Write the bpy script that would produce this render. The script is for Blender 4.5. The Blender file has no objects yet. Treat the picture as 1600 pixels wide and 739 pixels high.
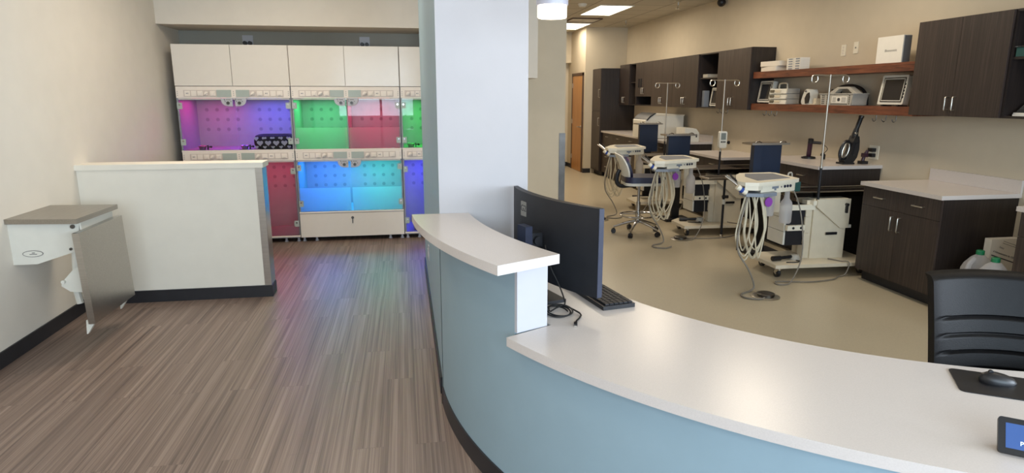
import bpy, bmesh, math, random
from math import sin, cos, pi, radians, atan2, hypot
from mathutils import Vector, Matrix

random.seed(7)
S = bpy.context.scene
COL = S.collection

# ------------------------------------------------------------------ camera, world, light, exposure
cam_d = bpy.data.cameras.new('camera')
cam_d.lens = 22.5
cam_d.sensor_width = 36.0
cam_d.sensor_fit = 'HORIZONTAL'
cam_d.clip_start = 0.05
cam = bpy.data.objects.new('camera', cam_d)
COL.objects.link(cam)
cam.location = (0, 0, 1.67)
cam.rotation_euler = (radians(90 - 12.38), 0, radians(-9.428))
S.camera = cam

S.view_settings.view_transform = 'Standard'
S.view_settings.look = 'None'
S.view_settings.gamma = 1.0
S.view_settings.exposure = 0.0
S.view_settings.use_curve_mapping = False

W = bpy.data.worlds.new('sky')
S.world = W
W.use_nodes = True
bg = W.node_tree.nodes['Background']
bg.inputs[0].default_value = (0.80, 0.89, 1.0, 1)
bg.inputs[1].default_value = 0.9


def area(name, loc, size, power, color, rot=(0, 0, 0)):
    d = bpy.data.lights.new(name, 'AREA')
    d.shape = 'RECTANGLE'
    d.size, d.size_y = size
    d.energy = power
    d.color = color
    o = bpy.data.objects.new(name, d)
    COL.objects.link(o)
    o.location = loc
    o.rotation_euler = rot
    return o


WARM = (1.0, 0.85, 0.66)
WARM2 = (1.0, 0.88, 0.72)
# daylight through the shopfront window behind the camera
area('daylight', (1.4, -2.75, 1.95), (6.2, 1.6), 370, (0.70, 0.85, 1.0), (radians(90), 0, 0))
area('added_side_light', (4.86, -0.8, 1.75), (3.0, 1.6), 270, (0.76, 0.87, 1.0), (radians(90), 0, radians(90)))  # added fill from the right to brighten the left wall, via an assumed window
# recessed ceiling panels of the lobby (out of frame above)
for lx, ly, p in ((-1.2, -0.9, 24), (-1.0, 2.3, 13), (-1.0, 5.75, 42)):  # the first is an added lamp behind the camera, brightening the left wall
    area('lobby_panel_light', (lx, ly, 3.06), (0.6, 1.2), p, WARM2)
# ceiling panels of the treatment room
for lx, ly, p in ((3.45, 2.6, 10), (3.45, 5.6, 27), (3.45, 8.3, 31), (3.45, 11.08, 31), (3.45, 13.65, 18)):
    area('treatment_panel_light', (lx, ly, 3.06), (0.56, 1.15), p, WARM)


# ------------------------------------------------------------------ materials
def lin(c):
    out = []
    for v in c:
        v = v / 255.0
        out.append(v / 12.92 if v <= 0.04045 else ((v + 0.055) / 1.055) ** 2.4)
    return (out[0], out[1], out[2], 1.0)


def mat(name, rgb, rough=0.5, metal=0.0, var=0.06, scale=14.0, bump=0.0, spec=0.5, coat=0.0, stretch=None, bscale=None):
    m = bpy.data.materials.new(name)
    m.use_nodes = True
    nt = m.node_tree
    p = nt.nodes['Principled BSDF']
    p.inputs['Roughness'].default_value = rough
    p.inputs['Metallic'].default_value = metal
    p.inputs['Specular IOR Level'].default_value = spec
    p.inputs['Coat Weight'].default_value = coat
    tc = nt.nodes.new('ShaderNodeTexCoord')
    mp = nt.nodes.new('ShaderNodeMapping')
    nt.links.new(tc.outputs['Object'], mp.inputs[0])
    if stretch:
        mp.inputs['Scale'].default_value = stretch
    n = nt.nodes.new('ShaderNodeTexNoise')
    n.inputs['Scale'].default_value = scale
    n.inputs['Detail'].default_value = 4
    nt.links.new(mp.outputs[0], n.inputs['Vector'])
    r = nt.nodes.new('ShaderNodeValToRGB')
    c = lin(rgb)
    r.color_ramp.elements[0].position = 0.3
    r.color_ramp.elements[1].position = 0.7
    r.color_ramp.elements[0].color = tuple(x * (1 - var) for x in c[:3]) + (1,)
    r.color_ramp.elements[1].color = tuple(min(1, x * (1 + var)) for x in c[:3]) + (1,)
    nt.links.new(n.outputs[0], r.inputs[0])
    nt.links.new(r.outputs[0], p.inputs['Base Color'])
    if bump:
        b = nt.nodes.new('ShaderNodeBump')
        b.inputs['Strength'].default_value = bump
        b.inputs['Distance'].default_value = 0.01
        n2 = nt.nodes.new('ShaderNodeTexNoise')
        n2.inputs['Scale'].default_value = bscale or scale * 10
        nt.links.new(tc.outputs['Object'], n2.inputs['Vector'])
        nt.links.new(n2.outputs[0], b.inputs['Height'])
        nt.links.new(b.outputs[0], p.inputs['Normal'])
    return m


def ramp_mat(name, stops, stretch, scale=1.0, rough=0.4, detail=8, distort=0.0, spec=0.5):
    m = bpy.data.materials.new(name)
    m.use_nodes = True
    nt = m.node_tree
    p = nt.nodes['Principled BSDF']
    p.inputs['Roughness'].default_value = rough
    p.inputs['Specular IOR Level'].default_value = spec
    g = nt.nodes.new('ShaderNodeNewGeometry')
    mp = nt.nodes.new('ShaderNodeMapping')
    mp.inputs['Scale'].default_value = stretch
    nt.links.new(g.outputs['Position'], mp.inputs[0])
    n = nt.nodes.new('ShaderNodeTexNoise')
    n.inputs['Scale'].default_value = scale
    n.inputs['Detail'].default_value = detail
    n.inputs['Roughness'].default_value = 0.7
    n.inputs['Distortion'].default_value = distort
    nt.links.new(mp.outputs[0], n.inputs['Vector'])
    r = nt.nodes.new('ShaderNodeValToRGB')
    els = r.color_ramp.elements
    els[0].position, els[0].color = stops[0][0], lin(stops[0][1])
    els[1].position, els[1].color = stops[-1][0], lin(stops[-1][1])
    for pos, c in stops[1:-1]:
        e = els.new(pos)
        e.color = lin(c)
    nt.links.new(n.outputs[0], r.inputs[0])
    nt.links.new(r.outputs[0], p.inputs['Base Color'])
    return m


def plank_mat():
    m = bpy.data.materials.new('plank_floor')
    m.use_nodes = True
    nt = m.node_tree
    L = nt.links.new
    p = nt.nodes['Principled BSDF']
    p.inputs['Roughness'].default_value = 0.42
    g = nt.nodes.new('ShaderNodeNewGeometry')
    mp = nt.nodes.new('ShaderNodeMapping')
    mp.inputs['Rotation'].default_value = (0, 0, radians(90))
    L(g.outputs['Position'], mp.inputs[0])
    br = nt.nodes.new('ShaderNodeTexBrick')
    br.offset = 0.37
    br.inputs['Color1'].default_value = (0.30, 0.30, 0.30, 1)
    br.inputs['Color2'].default_value = (0.85, 0.85, 0.85, 1)
    br.inputs['Mortar'].default_value = (0.0, 0.0, 0.0, 1)
    br.inputs['Scale'].default_value = 1.0
    br.inputs['Mortar Size'].default_value = 0.0012
    br.inputs['Brick Width'].default_value = 1.22
    br.inputs['Row Height'].default_value = 0.152
    L(mp.outputs[0], br.inputs['Vector'])
    # streaks along Y, offset by plank
    mp2 = nt.nodes.new('ShaderNodeMapping')
    mp2.inputs['Scale'].default_value = (34, 0.6, 1)
    ad = nt.nodes.new('ShaderNodeVectorMath')
    ad.operation = 'MULTIPLY_ADD'
    ad.inputs[1].default_value = (0.5, 7.0, 3.0)
    L(br.outputs['Color'], ad.inputs[0])
    L(g.outputs['Position'], ad.inputs[2])
    L(ad.outputs[0], mp2.inputs[0])
    n = nt.nodes.new('ShaderNodeTexNoise')
    n.inputs['Scale'].default_value = 1.0
    n.inputs['Detail'].default_value = 5
    n.inputs['Roughness'].default_value = 0.6
    L(mp2.outputs[0], n.inputs['Vector'])
    r = nt.nodes.new('ShaderNodeValToRGB')
    e = r.color_ramp.elements
    e[0].position, e[0].color = 0.34, lin((88, 73, 67))
    e[1].position, e[1].color = 0.64, lin((150, 132, 121))
    x = e.new(0.5)
    x.color = lin((126, 108, 98))
    mp3 = nt.nodes.new('ShaderNodeMapping')
    mp3.inputs['Scale'].default_value = (150, 0.5, 1)
    L(ad.outputs[0], mp3.inputs[0])
    n3 = nt.nodes.new('ShaderNodeTexNoise')
    n3.inputs['Scale'].default_value = 1.0
    n3.inputs['Detail'].default_value = 2
    L(mp3.outputs[0], n3.inputs['Vector'])
    mf = nt.nodes.new('ShaderNodeMix')
    mf.data_type = 'FLOAT'
    mf.inputs[0].default_value = 0.4
    L(n.outputs[0], mf.inputs[2])
    L(n3.outputs[0], mf.inputs[3])
    L(mf.outputs[0], r.inputs[0])
    mx = nt.nodes.new('ShaderNodeMix')
    mx.data_type = 'RGBA'
    mx.blend_type = 'MULTIPLY'
    mx.inputs[0].default_value = 1.0
    r2 = nt.nodes.new('ShaderNodeValToRGB')
    e = r2.color_ramp.elements
    e[0].position, e[0].color = 0.0, (0.72, 0.70, 0.69, 1)
    e[1].position, e[1].color = 0.85, (1.08, 1.07, 1.06, 1)
    y = e.new(0.25)
    y.color = (0.94, 0.93, 0.93, 1)
    L(br.outputs['Color'], r2.inputs[0])
    L(r.outputs[0], mx.inputs[6])
    L(r2.outputs[0], mx.inputs[7])
    L(mx.outputs[2], p.inputs['Base Color'])
    return m


def tile_mat():
    m = bpy.data.materials.new('ceiling_tile')
    m.use_nodes = True
    nt = m.node_tree
    L = nt.links.new
    p = nt.nodes['Principled BSDF']
    p.inputs['Roughness'].default_value = 0.9
    g = nt.nodes.new('ShaderNodeNewGeometry')
    br = nt.nodes.new('ShaderNodeTexBrick')
    br.offset = 0.0
    br.inputs['Color1'].default_value = lin((200, 192, 176))
    br.inputs['Color2'].default_value = lin((194, 187, 172))
    br.inputs['Mortar'].default_value = lin((150, 142, 128))
    br.inputs['Scale'].default_value = 1.0
    br.inputs['Mortar Size'].default_value = 0.012
    br.inputs['Brick Width'].default_value = 0.61
    br.inputs['Row Height'].default_value = 0.61
    L(g.outputs['Position'], br.inputs['Vector'])
    L(br.outputs['Color'], p.inputs['Base Color'])
    return m


def glass_mat(name, tint=(1, 1, 1), refl=0.08, rough=0.02):
    m = bpy.data.materials.new(name)
    m.use_nodes = True
    nt = m.node_tree
    nt.nodes.clear()
    o = nt.nodes.new('ShaderNodeOutputMaterial')
    t = nt.nodes.new('ShaderNodeBsdfTransparent')
    t.inputs[0].default_value = tuple(tint) + (1,)
    g = nt.nodes.new('ShaderNodeBsdfGlossy')
    g.inputs['Roughness'].default_value = rough
    lw = nt.nodes.new('ShaderNodeFresnel')
    lw.inputs[0].default_value = 1.36
    ad = nt.nodes.new('ShaderNodeMath')
    ad.operation = 'ADD'
    ad.inputs[1].default_value = refl
    ad.use_clamp = True
    mx = nt.nodes.new('ShaderNodeMixShader')
    nt.links.new(lw.outputs[0], ad.inputs[0])
    nt.links.new(ad.outputs[0], mx.inputs[0])
    nt.links.new(t.outputs[0], mx.inputs[1])
    nt.links.new(g.outputs[0], mx.inputs[2])
    nt.links.new(mx.outputs[0], o.inputs[0])
    return m


def film_mat(name, amount=0.75, rgb=(235, 235, 235), trans=0.6):
    """frosted film: part see-through, part translucent white"""
    m = bpy.data.materials.new(name)
    m.use_nodes = True
    nt = m.node_tree
    nt.nodes.clear()
    o = nt.nodes.new('ShaderNodeOutputMaterial')
    t = nt.nodes.new('ShaderNodeBsdfTransparent')
    tl = nt.nodes.new('ShaderNodeBsdfTranslucent')
    tl.inputs[0].default_value = lin(rgb)
    df = nt.nodes.new('ShaderNodeBsdfDiffuse')
    df.inputs[0].default_value = lin(rgb)
    a = nt.nodes.new('ShaderNodeMixShader')
    a.inputs[0].default_value = 1 - trans
    nt.links.new(tl.outputs[0], a.inputs[1])
    nt.links.new(df.outputs[0], a.inputs[2])
    b = nt.nodes.new('ShaderNodeMixShader')
    b.inputs[0].default_value = amount
    nt.links.new(t.outputs[0], b.inputs[1])
    nt.links.new(a.outputs[0], b.inputs[2])
    nt.links.new(b.outputs[0], o.inputs[0])
    return m


def emit_mat(name, rgb, strength):
    m = bpy.data.materials.new(name)
    m.use_nodes = True
    p = m.node_tree.nodes['Principled BSDF']
    p.inputs['Base Color'].default_value = lin(rgb)
    p.inputs['Emission Color'].default_value = lin(rgb)
    p.inputs['Emission Strength'].default_value = strength
    return m


M = dict(
    wall=mat('wall_paint_cream', (221, 213, 200), 0.85, var=0.02, bump=0.02, scale=6),
    wall_tr=mat('wall_paint_beige', (204, 192, 170), 0.85, var=0.02, bump=0.02, scale=6),
    pillar=mat('wall_paint_white', (178, 176, 179), 0.8, var=0.015, bump=0.02, scale=6),
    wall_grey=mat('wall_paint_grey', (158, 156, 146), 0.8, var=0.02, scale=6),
    pony=mat('half_wall_paint', (233, 227, 214), 0.75, var=0.02, scale=6),
    teal=mat('desk_front_blue_green', (142, 165, 177), 0.6, var=0.02, scale=6, bump=0.02),
    black_base=mat('black_vinyl_base', (33, 33, 38), 0.45, var=0.1),
    quartz=mat('white_quartz', (204, 196, 191), 0.25, var=0.035, scale=220),
    solid_white=mat('white_laminate', (184, 184, 190), 0.4, var=0.01),
    white_gloss=mat('white_gloss_door', (226, 219, 208), 0.16, var=0.01, spec=0.3),
    kennel_white=mat('kennel_white_plastic', (234, 224, 212), 0.4, var=0.02),
    kennel_rail=mat('kennel_socket_plastic', (206, 194, 184), 0.4, var=0.02),
    kennel_in=mat('kennel_liner', (150, 150, 154), 0.45, var=0.04),
    hole=mat('kennel_perforation', (124, 124, 130), 0.6),
    blank=mat('grey_green_plate', (168, 178, 170), 0.35, var=0.03),
    ivory=mat('ivory_plastic', (218, 208, 186), 0.4, var=0.03),
    cream=mat('cream_console', (232, 226, 208), 0.32, var=0.02),
    greyblue=mat('grey_blue_plastic', (128, 136, 148), 0.4, var=0.05),
    padgrey=mat('grey_pad', (112, 116, 124), 0.65, var=0.05),
    navy=mat('navy_panel', (18, 34, 60), 0.45, var=0.08),
    navy_vinyl=mat('navy_vinyl', (30, 32, 62), 0.4, var=0.1, bump=0.05),
    black=mat('black_plastic', (22, 22, 26), 0.4, var=0.15),
    charcoal=mat('charcoal_plastic', (32, 32, 36), 0.5, var=0.1, spec=0.35),
    leather=mat('black_leather', (10, 9, 10), 0.45, var=0.2, bump=0.1, scale=30, spec=0.16),
    blueblack=mat('blue_black_plastic', (34, 40, 62), 0.45, var=0.1),
    steel=mat('stainless_steel', (182, 176, 168), 0.28, 1.0, var=0.06, scale=3, stretch=(1, 40, 40)),
    steel_table=mat('dark_polished_steel', (84, 80, 76), 0.16, 1.0, var=0.1),
    steel_top=mat('brushed_steel_top', (168, 162, 154), 0.35, 1.0, var=0.08, scale=3, stretch=(40, 1, 40)),
    steel_dark=mat('dark_brushed_steel', (98, 95, 92), 0.35, 1.0, var=0.1),
    chrome=mat('chrome', (190, 190, 190), 0.16, 1.0, var=0.02),
    pole_steel=mat('pole_steel', (176, 168, 156), 0.4, 1.0, var=0.04),
    nickel=mat('satin_nickel', (190, 185, 175), 0.3, 1.0, var=0.03),
    paint_white=mat('white_powder_coat', (216, 214, 204), 0.4, var=0.02),
    hose=mat('cream_hose', (205, 196, 172), 0.5, var=0.05),
    cable_grey=mat('grey_cable', (128, 122, 112), 0.55, var=0.1),
    cable_black=mat('black_cable', (20, 20, 22), 0.5, var=0.1),
    clear=glass_mat('clear_plastic', (0.93, 0.94, 0.95), 0.06, 0.15),
    glass=glass_mat('door_glass', (0.97, 0.98, 0.98), 0.0, 0.01),
    milky=film_mat('milky_plastic', 0.6, (225, 225, 228), 0.55),
    film=film_mat('frosted_film', 0.85, (215, 215, 218), 0.78),
    purple=mat('purple_plastic', (140, 60, 170), 0.4),
    aubergine=mat('aubergine_plastic', (52, 22, 42), 0.35),
    green_cap=mat('green_cap', (22, 120, 76), 0.45),
    teal_plastic=mat('teal_plastic', (34, 80, 76), 0.45),
    blue=mat('blue_label', (28, 66, 150), 0.5),
    paper=mat('white_paper', (228, 224, 214), 0.7, var=0.02),
    card=mat('white_cardboard', (222, 214, 200), 0.75, var=0.03),
    cardgrey=mat('grey_card', (110, 112, 116), 0.7, var=0.03),
    ink=mat('dark_print', (48, 48, 52), 0.6),
    inkgrey=mat('grey_print', (128, 126, 122), 0.6),
    basket=mat('grey_basket', (176, 172, 162), 0.5, var=0.05),
    screen=mat('dark_screen', (34, 34, 38), 0.12, var=0.05),
    screen_grey=mat('grey_screen', (96, 92, 80), 0.2, var=0.05),
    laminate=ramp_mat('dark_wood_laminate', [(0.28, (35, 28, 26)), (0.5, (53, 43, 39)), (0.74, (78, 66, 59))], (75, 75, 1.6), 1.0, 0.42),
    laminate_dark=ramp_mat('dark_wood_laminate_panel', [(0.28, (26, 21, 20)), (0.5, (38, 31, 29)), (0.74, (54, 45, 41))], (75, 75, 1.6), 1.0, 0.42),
    inside=mat('black_cabinet_interior', (26, 22, 22), 0.6, var=0.1),
    oak=ramp_mat('red_oak', [(0.3, (60, 30, 20)), (0.5, (106, 58, 38)), (0.72, (134, 80, 54))], (40, 3.0, 40), 1.0, 0.4, 6, 0.6),
    door_wood=ramp_mat('maple_door', [(0.3, (176, 118, 58)), (0.5, (192, 134, 70)), (0.72, (206, 150, 84))], (22, 22, 1.2), 1.0, 0.4, 5, 0.3),
    frame_wood=ramp_mat('walnut_frame', [(0.3, (58, 38, 26)), (0.5, (80, 54, 36)), (0.72, (98, 68, 46))], (30, 30, 2), 1.0, 0.45),
    vinyl=mat('beige_sheet_vinyl', (188, 176, 152), 0.3, var=0.07, scale=160),
    planks=plank_mat(),
    tile=tile_mat(),
    ceil=mat('ceiling_white', (226, 220, 206), 0.9, var=0.01),
    light_panel=emit_mat('panel_diffuser', (255, 246, 226), 6.0),
    lamp_glow=emit_mat('lamp_glow', (255, 246, 230), 1.6),
    shade_white=mat('white_lamp_shade', (176, 174, 186), 0.3, var=0.01),
    tablet_screen=emit_mat('tablet_screen_blue', (46, 78, 135), 0.22),
    tablet_text=emit_mat('tablet_text', (220, 235, 250), 0.9),
    lcd=mat('grey_display', (120, 128, 126), 0.3),
    fabric=mat('black_fleece', (24, 22, 30), 0.95, var=0.2),
    heart=mat('grey_heart_print', (170, 166, 176), 0.95),
    led_m=emit_mat('led_magenta', (255, 30, 140), 5), led_b=emit_mat('led_blue', (50, 70, 255), 5),
    led_g=emit_mat('led_green', (40, 230, 110), 5), led_r=emit_mat('led_red', (255, 40, 80), 5),
    led_c=emit_mat('led_cyan', (60, 220, 220), 5),
)


# ------------------------------------------------------------------ mesh builder
def rrect(x0, x1, y0, y1, r, n=5):
    pts = []
    for cx, cy, a0 in ((x1 - r, y1 - r, 0), (x0 + r, y1 - r, 90), (x0 + r, y0 + r, 180), (x1 - r, y0 + r, 270)):
        for k in range(n + 1):
            a = radians(a0 + 90 * k / n)
            pts.append((cx + r * cos(a), cy + r * sin(a)))
    return pts


def smooth_path(pts, n=6):
    P = [Vector(p) for p in pts]
    if len(P) < 3:
        return P
    out = []
    E = [P[0] * 2 - P[1]] + P + [P[-1] * 2 - P[-2]]
    for i in range(1, len(E) - 2):
        a, b, c, d = E[i - 1], E[i], E[i + 1], E[i + 2]
        for k in range(n):
            t = k / n
            out.append(0.5 * ((2 * b) + (c - a) * t + (2 * a - 5 * b + 4 * c - d) * t * t + (3 * b - a - 3 * c + d) * t ** 3))
    out.append(P[-1])
    return out


class B:
    def __init__(self):
        self.bm = bmesh.new()
        self.T = Matrix.Identity(4)
        self.mi = 0

    def add(self, verts, faces, bev=0.0, seg=2):
        t = bmesh.new()
        vs = [t.verts.new(v) for v in verts]
        for f in faces:
            try:
                t.faces.new([vs[i] for i in f])
            except ValueError:
                pass
        if bev > 0:
            es = [e for e in t.edges if len(e.link_faces) == 2 and e.calc_face_angle(0) > 0.6]
            bmesh.ops.bevel(t, geom=es, offset=bev, segments=seg, profile=0.5, affect='EDGES', clamp_overlap=True)
        bmesh.ops.recalc_face_normals(t, faces=t.faces[:])
        mp = {}
        for v in t.verts:
            mp[v] = self.bm.verts.new(self.T @ v.co)
        for f in t.faces:
            nf = self.bm.faces.new([mp[v] for v in f.verts])
            nf.material_index = self.mi
            nf.smooth = True
        t.free()
        return self

    def box(self, x0, x1, y0, y1, z0, z1, bev=0.0, seg=2):
        v = [(x0, y0, z0), (x1, y0, z0), (x1, y1, z0), (x0, y1, z0), (x0, y0, z1), (x1, y0, z1), (x1, y1, z1), (x0, y1, z1)]
        f = [(0, 3, 2, 1), (4, 5, 6, 7), (0, 1, 5, 4), (1, 2, 6, 5), (2, 3, 7, 6), (3, 0, 4, 7)]
        return self.add(v, f, bev, seg)

    def prism(self, poly, a0, a1, axis='z', bev=0.0, seg=2):
        n = len(poly)

        def P(p, a):
            return {'z': (p[0], p[1], a), 'y': (p[0], a, p[1]), 'x': (a, p[0], p[1])}[axis]
        v = [P(p, a0) for p in poly] + [P(p, a1) for p in poly]
        f = [tuple(range(n)), tuple(range(2 * n - 1, n - 1, -1))]
        f += [(i, (i + 1) % n, n + (i + 1) % n, n + i) for i in range(n)]
        return self.add(v, f, bev, seg)

    def tube(self, pts, r, seg=8, smooth=0, r_end=None):
        P = smooth_path(pts, smooth) if smooth else [Vector(p) for p in pts]
        n = len(P)
        tang = []
        for i in range(n):
            d = (P[min(i + 1, n - 1)] - P[max(i - 1, 0)])
            tang.append(d.normalized() if d.length > 1e-9 else Vector((0, 0, 1)))
        up = Vector((0, 0, 1)) if abs(tang[0].z) < 0.9 else Vector((1, 0, 0))
        u = tang[0].cross(up).normalized()
        verts, faces = [], []
        for i in range(n):
            u = (u - tang[i] * u.dot(tang[i]))
            u = u.normalized() if u.length > 1e-6 else tang[i].orthogonal().normalized()
            w = tang[i].cross(u)
            rr = r if r_end is None else r + (r_end - r) * i / (n - 1)
            for k in range(seg):
                a = 2 * pi * k / seg
                verts.append(P[i] + u * (rr * cos(a)) + w * (rr * sin(a)))
        for i in range(n - 1):
            for k in range(seg):
                faces.append((i * seg + k, i * seg + (k + 1) % seg, (i + 1) * seg + (k + 1) % seg, (i + 1) * seg + k))
        faces.append(tuple(range(seg - 1, -1, -1)))
        faces.append(tuple((n - 1) * seg + k for k in range(seg)))
        return self.add(verts, faces)

    def cyl(self, p0, p1, r, seg=16, r2=None):
        return self.tube([p0, p1], r, seg, 0, r2)

    def lathe(self, prof, c=(0, 0, 0), seg=24, a0=0.0, a1=2 * pi):
        full = abs(a1 - a0 - 2 * pi) < 1e-6
        m = seg if full else seg + 1
        verts, faces = [], []
        for r, z in prof:
            for k in range(m):
                a = a0 + (a1 - a0) * k / seg
                verts.append((c[0] + r * cos(a), c[1] + r * sin(a), c[2] + z))
        for i in range(len(prof) - 1):
            for k in range(seg):
                k2 = (k + 1) % m
                faces.append((i * m + k, i * m + k2, (i + 1) * m + k2, (i + 1) * m + k))
        if prof[0][0] > 1e-6:
            faces.append(tuple(range(m - 1, -1, -1)))
        if prof[-1][0] > 1e-6:
            faces.append(tuple((len(prof) - 1) * m + k for k in range(m)))
        t0 = [Vector(v) for v in verts]
        return self.add(t0, faces)

    def sph(self, c, rx, ry=None, rz=None, seg=16):
        ry, rz = ry or rx, rz or rx
        t = bmesh.new()
        bmesh.ops.create_uvsphere(t, u_segments=seg, v_segments=seg // 2 + 2, radius=1)
        vs = [(c[0] + v.co.x * rx, c[1] + v.co.y * ry, c[2] + v.co.z * rz) for v in t.verts]
        t.verts.index_update()
        fs = [tuple(v.index for v in f.verts) for f in t.faces]
        t.free()
        return self.add(vs, fs)

    def build(self, name, mats, parent=None, angle=35):
        me = bpy.data.meshes.new(name)
        self.bm.normal_update()
        bmesh.ops.remove_doubles(self.bm, verts=self.bm.verts[:], dist=1e-6)
        off = Vector((0, 0, 0))
        p = parent
        while p is not None:
            off += p.location
            p = p.parent
        if off.length:
            bmesh.ops.translate(self.bm, verts=self.bm.verts[:], vec=-off)
        self.bm.to_mesh(me)
        self.bm.free()
        for m in (mats if isinstance(mats, (list, tuple)) else [mats]):
            me.materials.append(M[m] if isinstance(m, str) else m)
        me.set_sharp_from_angle(angle=radians(angle))
        o = bpy.data.objects.new(name, me)
        COL.objects.link(o)
        if parent is not None:
            o.parent = parent
        return o


def tag(o, label, cat, group=None):
    o['label'] = label
    o['category'] = cat
    if group:
        o['group'] = group
    return o


def thing(name, label, cat, loc=(0, 0, 0), group=None):
    o = bpy.data.objects.new(name, None)
    o.empty_display_size = 0.1
    COL.objects.link(o)
    o.location = loc
    return tag(o, label, cat, group)


def copy_tree(o, parent=None):
    c = o.copy()
    COL.objects.link(c)
    c.parent = parent
    for ch in list(o.children):
        copy_tree(ch, c)
    return c


def struct(name, b, mats, parent=None):
    o = b.build(name, mats, parent)
    o['kind'] = 'structure'
    return o


def text_mesh(name, txt, size, mat_, parent, loc, rot, depth=0.0008):
    """flat lettering laid on a surface (in world coordinates)"""
    cu = bpy.data.curves.new(name, 'FONT')
    cu.body = txt
    cu.size = size
    cu.align_x = 'CENTER'
    cu.align_y = 'CENTER'
    cu.extrude = depth
    t = bpy.data.objects.new(name + '_tmp', cu)
    COL.objects.link(t)
    bpy.context.view_layer.update()
    me = bpy.data.meshes.new_from_object(t.evaluated_get(bpy.context.evaluated_depsgraph_get()))
    bpy.data.objects.remove(t)
    me.transform(Matrix.Translation(loc) @ rot.to_4x4())
    off = Vector((0, 0, 0))
    p = parent
    while p is not None:
        off += p.location
        p = p.parent
    me.transform(Matrix.Translation(-off))
    me.materials.clear()
    me.materials.append(M[mat_])
    o = bpy.data.objects.new(name, me)
    COL.objects.link(o)
    o.parent = parent
    return o


def frame(xd, yd):
    """rotation whose x axis runs along xd and y axis along yd"""
    xd = Vector(xd).normalized()
    zd = xd.cross(Vector(yd)).normalized()
    yd = zd.cross(xd)
    return Matrix((xd, yd, zd)).transposed()


XL, XR = -2.55, 4.8
CZ = 3.1
CX, CY = 2.66, 3.42      # centre of the curved desk


def arc(r, a0, a1, n=40, c=(CX, CY)):
    return [(c[0] + r * cos(radians(a0 + (a1 - a0) * k / n)), c[1] + r * sin(radians(a0 + (a1 - a0) * k / n))) for k in range(n + 1)]


# ------------------------------------------------------------------ room shell
struct('floor_lobby', B().box(XL - 0.1, XR + 0.1, -2.7, 8.4, -0.1, 0.0), 'planks')
poly = arc(2.42, 180, 270, 30) + [(XR, CY - 2.42), (XR, 13.75), (3.88, 13.75), (3.88, 15.2), (1.97, 15.2), (1.97, 7.825), (0.74, 7.825), (0.74, 6.25), (0.24, 6.25)]
struct('floor_treatment', B().prism(poly, 0.0003, 0.003), 'vinyl')
struct('floor_hall', B().box(-0.2, XR + 0.1, 8.4, 15.4, -0.1, 0.0), 'vinyl')
struct('wall_left', B().box(XL - 0.1, XL, -2.7, 8.4, 0, CZ), 'wall')
b = B().box(XR, XR + 0.1, 0.75, 13.8, 0, CZ).box(XR, XR + 0.1, -2.7, -2.35, 0, CZ)
b.box(XR, XR + 0.1, -2.35, 0.75, 0, 0.9).box(XR, XR + 0.1, -2.35, 0.75, 2.6, CZ)
struct('wall_right', b, 'wall_tr')
b = B()
for yy in (-2.32, -0.8, 0.72):
    b.box(XR + 0.01, XR + 0.05, yy - 0.03, yy + 0.03, 0.9, 2.6)
b.box(XR + 0.01, XR + 0.05, -2.35, 0.75, 0.9, 0.96).box(XR + 0.01, XR + 0.05, -2.35, 0.75, 2.54, 2.6)
struct('window_added', b, 'charcoal')  # unseen side window, made up to let in the added side light
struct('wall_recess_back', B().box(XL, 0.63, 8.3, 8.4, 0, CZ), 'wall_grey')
struct('wall_recess_right', B().box(0.63, 0.73, 7.3, 8.4, 0, CZ), 'wall_tr')
struct('wall_soffit', B().box(XL, 0.63, 7.6, 8.3, 2.415, CZ), 'wall')
b = B().box(0.165, 0.632, 3.3, 6.25, 0, CZ)
for f in b.bm.faces:
    if f.normal.x < -0.5 or f.calc_center_median().x < 0.17:
        f.material_index = 1
    if f.calc_center_median().y > 6.2:
        f.material_index = 1
struct('wall_pillar', b, ['pillar', 'teal'])
struct('wall_middle', B().box(0.73, 1.966, 7.83, 8.1, 0, CZ), 'wall_tr')
struct('trim_1', B().box(0.735, 1.505, 7.3, 7.828, 1.868, CZ), 'wall')
struct('wall_middle_return', B().box(1.866, 1.966, 8.1, 15.2, 0, CZ), 'wall_tr')
struct('wall_door_block', B().box(3.88, XR, 13.75, 15.2, 0, CZ), 'wall_tr')
struct('wall_hall_end', B().box(1.966, 3.88, 15.2, 15.3, 0, CZ), 'wall_tr')
struct('wall_hall_header', B().box(1.97, 3.878, 14.95, 15.198, 2.42, CZ), 'wall_tr')
# shopfront wall behind the camera with a wide window
b = B().box(XL, -2.4, -2.7, -2.6, 0, CZ).box(4.6, XR, -2.7, -2.6, 0, CZ)
b.box(-2.4, 4.6, -2.7, -2.6, 0, 0.12).box(-2.4, 4.6, -2.7, -2.6, 2.8, CZ)
struct('wall_front', b, 'wall')
b = B()
for xx in (-2.37, -0.6, 1.1, 2.8, 4.57):
    b.box(xx - 0.03, xx + 0.03, -2.68, -2.62, 0.12, 2.8)
b.box(-2.4, 4.6, -2.68, -2.62, 0.12, 0.18).box(-2.4, 4.6, -2.68, -2.62, 2.74, 2.8)
wf = struct('window_1', b, 'charcoal')
pn = B().box(-2.34, 4.54, -2.655, -2.645, 0.18, 2.74).build('pane', 'glass', wf)
pn['kind'] = 'structure'
struct('ceiling_lobby', B().box(XL, 0.632, -2.7, 8.4, CZ, CZ + 0.1), 'ceil')
struct('ceiling_treatment', B().box(0.632, XR + 0.1, -2.7, 15.3, CZ, CZ + 0.1), 'tile')
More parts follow.
